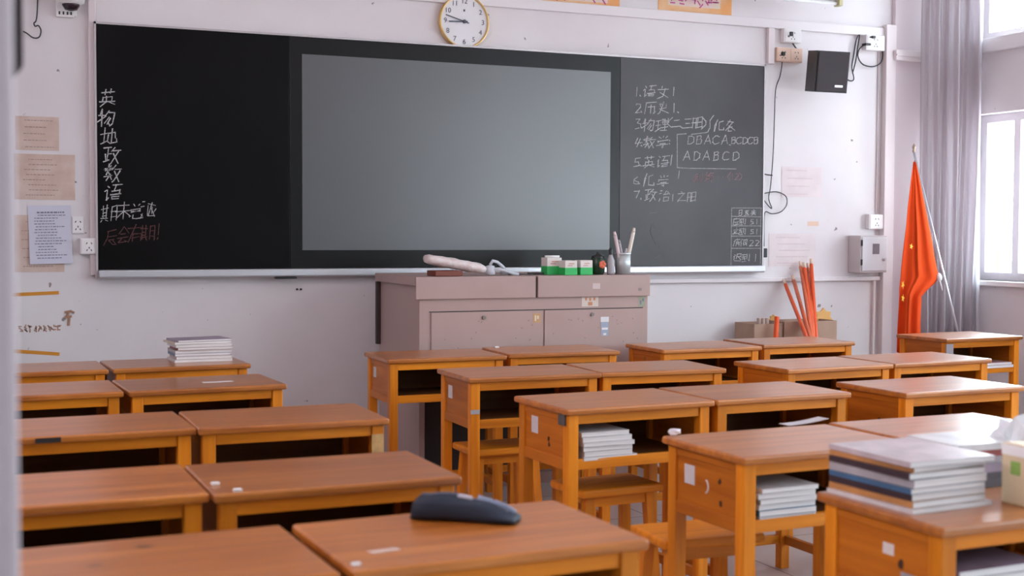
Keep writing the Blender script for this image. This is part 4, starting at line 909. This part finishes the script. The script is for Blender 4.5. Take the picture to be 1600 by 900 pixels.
def crescent(k):
    b = MB(); xs_ = -(DW / 2 - 0.014) + 0.0075; pts = []
    for j in range(9): a = -1.1 + j * 0.275; pts.append((xs_, 0.01 - 0.02 * math.cos(a), 0.635 + 0.02 * math.sin(a)))
    b.tube(pts, 0.003, 6); b.build('paint_mark', M_WORN, DO[k])
crescent('B4l')
side_label('B5l', -0.02, 0.665, 0.035, 0.025, M_WORN, 'torn_label'); side_label('B5l', -0.085, 0.60, 0.05, 0.05, mat('grey_label', (0.35, 0.33, 0.36), 0.7)); side_label('B5l', 0.12, 0.71, 0.04, 0.012, mat('bluish_label', (0.5, 0.55, 0.62), 0.7), 'torn_label')
b = MB(); b.box((-0.296, -0.175, DH - 0.06), (-0.2855, -0.13, DH - 0.023), 0.003); b.build('edge_tape', mat('dark_tape', (0.10, 0.09, 0.09), 0.6), DO['B3l'])
b = MB(); b.box((-0.288, -0.192, 0.60), (-0.2485, -0.1885, 0.618)); b.build('edge_tape', mat('grey_tape', (0.4, 0.38, 0.4), 0.6), DO['B2l'])
b = MB(); b.box((-0.16, -0.2072, 0.732), (-0.09, -0.2045, 0.746)); b.build('edge_mark', mat('black_mark', (0.02, 0.015, 0.015), 0.6), DO['A3l'])
b = MB(); b.box((-0.292, -0.196, 0.62), (-0.24, -0.1885, 0.72)); b.build('corner_tape', mat('grey_cloth_tape', (0.34, 0.31, 0.34), 0.7), DO['D1l'])
b = MB(); b.box((0.245, -0.1915, 0.60), (0.284, -0.1885, 0.70)); b.build('worn_patch', mat('bare_wood_patch', (0.62, 0.38, 0.15), 0.6, noise=0.3, nscale=25), DO['A3r'])

def hole(k, y, z, r_, seed):
    rr = random.Random(seed); xs_ = -(DW / 2 - 0.014) + 0.0072; b = MB()
    b.prism([(xs_, y + r_ * rr.uniform(0.6, 1.1) * math.cos(j * PI / 4), z + r_ * rr.uniform(0.7, 1.5) * math.sin(j * PI / 4)) for j in range(8)], (0.0008, 0, 0)); b.build('knot', mat('dark_knot', (0.05, 0.016, 0.006), 0.6), DO[k])
hole('C3l', -0.035, 0.625, 0.011, 1); hole('B4l', -0.065, 0.66, 0.008, 2); hole('B4l', -0.07, 0.60, 0.009, 3); hole('B3l', -0.03, 0.625, 0.009, 4); hole('B3l', -0.035, 0.605, 0.008, 5); hole('B5l', -0.06, 0.64, 0.010, 6)
# stools under the desks
def make_stool():
    r = empty('school_stool'); b = MB(); b.box((-0.17, -0.12, 0.41), (0.17, 0.12, 0.44), 0.009, 3); b.build('seat', W_X, r)
    for sx_ in (-1, 1):
        for sy in (-1, 1):
            b = MB(); t = Vector((sx_ * 0.125, sy * 0.08, 0.409)); f = Vector((sx_ * 0.15, sy * 0.105, 0.0))
            b.prism([f + Vector((dx, dy, 0)) for dx, dy in ((-.017, -.017), (.017, -.017), (.017, .017), (-.017, .017))], t - f); b.build('leg', W_Z, r)
        b = MB(); b.box((sx_ * 0.14 - 0.008, -0.076, 0.14), (sx_ * 0.14 + 0.008, 0.076, 0.17)); b.build('stretcher', W_Y, r)
    for sy in (-1, 1):
        b = MB(); b.box((-0.107, sy * 0.085 - 0.008, 0.372), (0.107, sy * 0.085 + 0.008, 0.4085)); b.build('stretcher', W_X, r)
    return r
st0 = make_stool()
for i, (x, y, a, lb) in enumerate(((2.12, 5.13, 1, 'wooden stool tucked under the second row middle desk'), (2.16, 4.20, 4, 'wooden stool tucked under the desk with white books'), (2.07, 3.42, -3, 'wooden stool beyond the desk with the crescent mark'), (2.72, 3.22, 6, 'wooden stool under the glare covered desk'))):
    o = st0 if i == 0 else dup(st0, (x, y, 0), math.radians(a))
    o.location = (x, y, 0); o.rotation_euler = (0, 0, math.radians(a)); tag(o, lb, 'stool', 'wooden stools under the desks')

# ------------------------------------------------------------------ books
COLS = {'red': (0.35, 0.05, 0.04), 'blue': (0.06, 0.16, 0.30), 'grey': (0.45, 0.43, 0.46), 'white': (0.78, 0.76, 0.78), 'pink': (0.66, 0.42, 0.42), 'orange': (0.60, 0.28, 0.10), 'dark': (0.05, 0.035, 0.05), 'teal': (0.08, 0.28, 0.32), 'cream': (0.70, 0.62, 0.52), 'pinkish': (0.62, 0.53, 0.56), 'purple': (0.35, 0.27, 0.36)}
ORD = ['topmost', 'second from top', 'third from top', 'fourth from top', 'fifth from top', 'sixth from top', 'seventh from top', 'eighth from top', 'ninth from top', 'tenth from top']
def book(w, d, t, colour, hard=True):
    """spine towards -x, page edges towards -y"""
    m = mat('cover_' + colour, COLS[colour], 0.35, noise=0.25, nscale=14); k = 0.0005
    b = MB(); b.box((-w / 2, -d / 2, 0), (w / 2, d / 2, k)); b.box((-w / 2, -d / 2, t - k), (w / 2, d / 2, t)); b.box((-w / 2 - k, -d / 2, 0), (-w / 2, d / 2, t), 0.0004)
    o = b.build('book', m); b = MB(); b.box((-w / 2 + 0.0002, -d / 2 + 0.0008, k + 0.0001), (w / 2 - 0.001, d / 2 - 0.001, t - k - 0.0001)); b.build('page_block', M_PAGES, o); return o
def stack(x, y, z, rz, spec, where, group, jit=0.006, jr=0.03, seed=1):
    r = random.Random(seed); n = len(spec)
    for i, (w, d, t, col, *ex) in enumerate(spec):                 # bottom to top
        o = book(w, d, t, col); dx, dy, da = (ex + [0, 0, 0])[:3] if ex else (0, 0, 0)
        o.location = (x + dx + r.uniform(-jit, jit), y + dy + r.uniform(-jit, jit), z + 0.0004); o.rotation_euler = (0, 0, rz + da + r.uniform(-jr, jr))
        tag(o, '%s book, %s' % (col, '%s %s' % (ORD[n - 1 - i], where)) if n > 1 else '%s book %s' % (col, where), 'book', group); z += t + 0.0005
    return z
p = atz(318, 566, DH)
stack(p.x + 0.005, p.y + 0.11, DH, math.radians(2.5), [(0.26, 0.19, 0.012, 'white'), (0.25, 0.185, 0.014, 'pink'), (0.25, 0.185, 0.012, 'blue'), (0.255, 0.185, 0.015, 'grey'), (0.25, 0.185, 0.012, 'red'), (0.255, 0.19, 0.014, 'white'), (0.26, 0.19, 0.010, 'cream', -0.015, 0, 0.08), (0.25, 0.18, 0.008, 'purple', 0.0, 0.0, 0.1)], 'of the stack on the far left front desk', 'books stacked on far left front desk', seed=3)
SHF = 0.5665
def shelf_stack(k, lx, ly, spec, where, group, seed):
    d = DO[k]; q = Matrix.Rotation(d.rotation_euler.z, 3, 'Z') @ Vector((lx, ly, 0)); return stack(d.location.x + q.x, d.location.y + q.y, SHF, d.rotation_euler.z, spec, where, group, 0.004, 0.02, seed)
shelf_stack('B3l', -0.125, -0.085, [(0.215, 0.2, 0.012, 'white', 0.008), (0.19, 0.2, 0.018, 'white'), (0.195, 0.2, 0.016, 'grey'), (0.2, 0.2, 0.014, 'white'), (0.195, 0.2, 0.018, 'white'), (0.19, 0.2, 0.016, 'white', -0.008)], 'in the compartment of the third row middle desk', 'books in third row desk compartment', 11)
shelf_stack('B4l', -0.135, -0.085, [(0.19, 0.2, 0.014, 'white'), (0.19, 0.2, 0.016, 'blue'), (0.19, 0.2, 0.014, 'white'), (0.19, 0.2, 0.015, 'grey'), (0.19, 0.2, 0.016, 'white'), (0.19, 0.2, 0.012, 'white')], 'in the compartment of the desk with the crescent mark', 'books in fourth row desk compartment', 12)
shelf_stack('B5l', -0.12, -0.085, [(0.25, 0.2, 0.016, 'white'), (0.24, 0.2, 0.016, 'cream'), (0.25, 0.2, 0.018, 'white'), (0.24, 0.2, 0.014, 'grey'), (0.23, 0.2, 0.016, 'purple')], 'in the compartment of the nearest right desk', 'books in nearest right desk compartment', 13)
shelf_stack('A4l', 0.0, -0.085, [(0.2, 0.2, 0.012, 'white'), (0.2, 0.2, 0.012, 'white'), (0.19, 0.2, 0.010, 'white')], 'in the compartment of the fourth row left desk', 'papers in fourth row left desk', 14)
shelf_stack('D1l', 0.13, -0.085, [(0.22, 0.2, 0.016, 'pink'), (0.22, 0.2, 0.014, 'pink')], 'in the compartment of the far right front desk', 'books in far right desk', 15)
# big stack on the nearest right desk
ba = atz(1393, 796, DH); 
bx, by, brz = 1.955, 2.335, math.radians(4)
ztop_ = stack(bx, by, DH, brz, [(0.235, 0.27, 0.010, 'white', 0.006, -0.008, 0), (0.215, 0.262, 0.014, 'orange'), (0.215, 0.262, 0.015, 'dark'), (0.215, 0.262, 0.012, 'blue'), (0.215, 0.265, 0.018, 'grey'), (0.215, 0.262, 0.014, 'dark'), (0.215, 0.262, 0.012, 'orange'), (0.235, 0.275, 0.012, 'pinkish', 0.008, 0, -0.04)], 'of the big stack on the nearest right desk', 'big book stack on nearest right desk', 0.004, 0.025, 21)
ztop2 = stack(2.205, 2.445, DH, math.radians(92), [(0.17, 0.165, 0.018, 'dark'), (0.17, 0.165, 0.016, 'dark'), (0.17, 0.165, 0.02, 'purple'), (0.17, 0.165, 0.016, 'grey'), (0.17, 0.16, 0.016, 'red'), (0.175, 0.17, 0.016, 'white')], 'of the second stack behind the big one', 'second book stack on nearest right desk', 0.003, 0.02, 22)
# plastic bag and carton at the right edge
def crumple(name, loc, r, m, label, cat, seed, squash=0.6):
    b = MB(); bmesh.ops.create_icosphere(b.bm, subdivisions=3, radius=r); rr = random.Random(seed)
    dirs = [Vector((rr.gauss(0, 1), rr.gauss(0, 1), rr.gauss(0, 1))).normalized() for _ in range(18)]
    for v in b.bm.verts:
        n_ = v.co.normalized(); k = 1 - 0.45 * max(0, max(n_.dot(d) for d in dirs) - 0.75) / 0.25 + rr.uniform(-0.08, 0.08); v.co = Vector((v.co.x * k, v.co.y * k, v.co.z * k * squash))
    o = b.build(name, m); recenter(o); o.location = loc; tag(o, label, cat); return o
M_TISS = mat('crumpled_tissue', (0.80, 0.80, 0.86), 0.7)
d = DO['B4l']; q = Matrix.Rotation(d.rotation_euler.z, 3, 'Z') @ Vector((-0.265, 0.185, 0))
crumple('paper_crumple', (d.location.x + q.x, d.location.y + q.y, DH + 0.0003), 0.022, M_TISS, 'bluish white paper crumple on corner of the crescent mark desk', 'paper', 4)
for j, (lx, ly, r) in enumerate(((-0.03, -0.1, 0.03), (0.05, -0.08, 0.026))):
    d = DO['C2l']; q = Matrix.Rotation(d.rotation_euler.z, 3, 'Z') @ Vector((lx, ly, 0)); crumple('tissue', (d.location.x + q.x, d.location.y + q.y, SHF), r, M_TISS, ('left', 'right')[j] + ' crumpled white tissue in second row right desk compartment', 'tissue', 7 + j, 0.8)
cp = atz(1596, 790, DH)
crumple('plastic_bag', (2.355, 2.42, DH + 0.0003), 0.06, mat('white_plastic_bag', (0.82, 0.86, 0.90), 0.25), 'crumpled white plastic bag at the right picture edge', 'plastic bag', 9, 1.6)
b = MB(); w, h = 0.07, 0.135
o = empty('drink_carton', (2.160, 2.185, DH)); b.box((-w / 2, -w / 2, 0), (w / 2, w / 2, h), 0.004); b.build('carton', mat('cream_carton', (0.66, 0.52, 0.33), 0.5), o)
b = MB(); b.box((-w / 2 - 0.0006, -w * 0.3, h * 0.5), (-w / 2 - 0.0001, w * 0.1, h * 0.72)); b.box((-w * 0.3, -w / 2 - 0.0006, h * 0.5), (w * 0.2, -w / 2 - 0.0001, h * 0.7)); b.build('green_print', mat('leaf_green', (0.25, 0.42, 0.08), 0.5), o)
b = MB(); b.box((-w / 2 - 0.0006, -w / 2 - 0.0006, h * 0.80), (w / 2 + 0.0006, w / 2 + 0.0006, h * 0.98), 0.002); b.build('white_top', M_WHITE, o)
tag(o, 'cream carton with green print at the right picture edge', 'carton')
# loose papers and scraps on the desks
def sheet(name, x, y, rz, w, h, label, z=DH, m=None, cat='paper', lift=0.0):
    b = MB(); rows = [[(-w / 2 + w * j / 6, -h / 2 + h * i / 6, lift * (j / 6) ** 2) for j in range(7)] for i in range(7)]; b.grid(rows); o = b.build(name, m or M_PAPER); md = o.modifiers.new('thickness', 'SOLIDIFY'); md.thickness = 0.0006; md.offset = 1
    o.location = (x, y, z + 0.0006); o.rotation_euler = (0, 0, rz); tag(o, label, cat); return o
p = atz(340, 597, DH); sheet('paper_sheet', p.x, p.y, 0.1, 0.12, 0.03, 'thin whitish paper strip on the second row left desk')
p = atz(1250, 660, DH); sheet('paper_sheet', p.x, p.y - 0.02, 0.08, 0.16, 0.05, 'thin loose paper lying at far edge of the crescent mark desk', lift=0.012, m=mat('greyish_paper', (0.55, 0.50, 0.52), 0.8))
p = atz(600, 861, DH); sheet('paper_sheet', p.x, p.y, 0.2, 0.06, 0.025, 'small pale paper scrap on the pencil case desk', m=mat('worn_scrap', (0.62, 0.45, 0.38), 0.6))
for j, (u, v, r_, lb) in enumerate(((371, 768, 0.007, 'white eraser bit on the near edge of fourth row desk'), (336, 758, 0.007, 'tiny white crumb at corner of the fourth row desk'), (556, 884, 0.006, 'tiny white crumb at corner of the pencil case desk'), (776, 543.5, 0.008, 'small white scrap on the front desk before the lectern'))):
    p = atz(u, v, DH); b = MB(); b.box((-r_ * 1.4, -r_, 0), (r_ * 1.4, r_, r_), r_ * 0.25); o = b.build('eraser', M_WHITE); o.location = (p.x, p.y, DH + 0.0003); tag(o, lb, 'eraser')

# pencil case
def pencil_case():
    a = atz(655, 800, DH); c = atz(800, 822, DH); L = 0.225
    o = empty('pencil_case', (0.955, 2.495, DH + 0.0005), math.radians(-36)); tag(o, 'dark slate cloth pencil case lying on the nearest left desk', 'pencil case')
    rows = []; n = 22
    for i in range(n + 1):
        t = i / n; x = -L / 2 + L * t
        hh = 0.050 * (min(1, t / 0.06) ** 0.5) * (1 - 0.78 * max(0, (t - 0.42) / 0.58) ** 1.4); ww = 0.040 * (min(1, (t + 0.02) / 0.08) ** 0.5) * (1 - 0.25 * t ** 3)
        hh = max(hh, 0.004); row = []
        for k in range(25):
            an = k * 2 * PI / 24; cx, cz = math.cos(an), math.sin(an)
            sx_ = math.copysign(abs(cx) ** 0.7, cx); sz = math.copysign(abs(cz) ** 0.7, cz)
            row.append((x, ww * sx_ + 0.003 * math.sin(9 * t + an), hh / 2 + hh / 2 * sz + (0.003 * math.sin(14 * t + 2 * an) if cz > 0.1 else 0)))
        rows.append(row)
    b = MB(); b.grid(rows); vs = list(b.bm.verts); b.bm.faces.new(vs[:24]); b.bm.faces.new(vs[-25:-1]); b.build('pouch', M_CASE, o, True)
    def top(t, off): 
        i = int(t * n); r = rows[i]; return min(r, key=lambda q: abs(q[1] - off) - q[2] * 4)
    b = MB(); b.tube([Vector(rows[i][6]) + Vector((0, 0.0, 0.001)) for i in range(2, n - 1)], 0.0032, 6); b.build('zipper', mat('zip_tape', (0.10, 0.12, 0.17), 0.4), o, True)
    q = Vector(rows[11][6]); b = MB(); b.box((-0.016, -0.010, 0), (0.016, 0.010, 0.006), 0.002); z = b.build('patch', mat('grey_patch', (0.50, 0.46, 0.52), 0.6), o); z.location = q + Vector((0, 0, -0.001)); z.rotation_euler = (0, 0.2, 0.3)
    b = MB(); pts = [Vector(rows[i][4]) + Vector((0, 0, 0.0005)) for i in range(13, n)]; b.tube(pts, 0.011, 6, 0.006); b.build('pale_edge', mat('worn_blue_cloth', (0.24, 0.29, 0.40), 0.5), o, True)
pencil_case()

# ------------------------------------------------------------------ outside: tree seen at the top of the upper window
def tree():
    r = random.Random(8); o = empty('tree', (10.2, 10.85, -3.0)); tag(o, 'grey green tree foliage outside above the upper window', 'tree')
    b = MB(); b.tube([(0, 0, 0), (0.1, 0.0, 3.5), (-0.2, 0.1, 7.3)], 0.16, 10, 0.08); b.build('trunk', mat('bark', (0.14, 0.11, 0.09), 0.9), o, True)
    b = MB()
    for k in range(1500):
        c = Vector((r.gauss(0, 0.8), r.gauss(0, 1.0), 7.02 + abs(r.gauss(0, 0.55)) - 0.15 * r.random() ** 3)); a = Vector((r.gauss(0, 1), r.gauss(0, 1), r.gauss(0, 0.6))).normalized() * 0.09; e = a.cross(Vector((r.gauss(0, 1), r.gauss(0, 1), r.gauss(0, 1)))).normalized() * 0.03
        vs = [b.bm.verts.new(c - a), b.bm.verts.new(c + e), b.bm.verts.new(c + a), b.bm.verts.new(c - e)]; b.bm.faces.new(vs)
    b.build('foliage', mat('leaves', (0.035, 0.04, 0.032), 0.6), o)
tree()
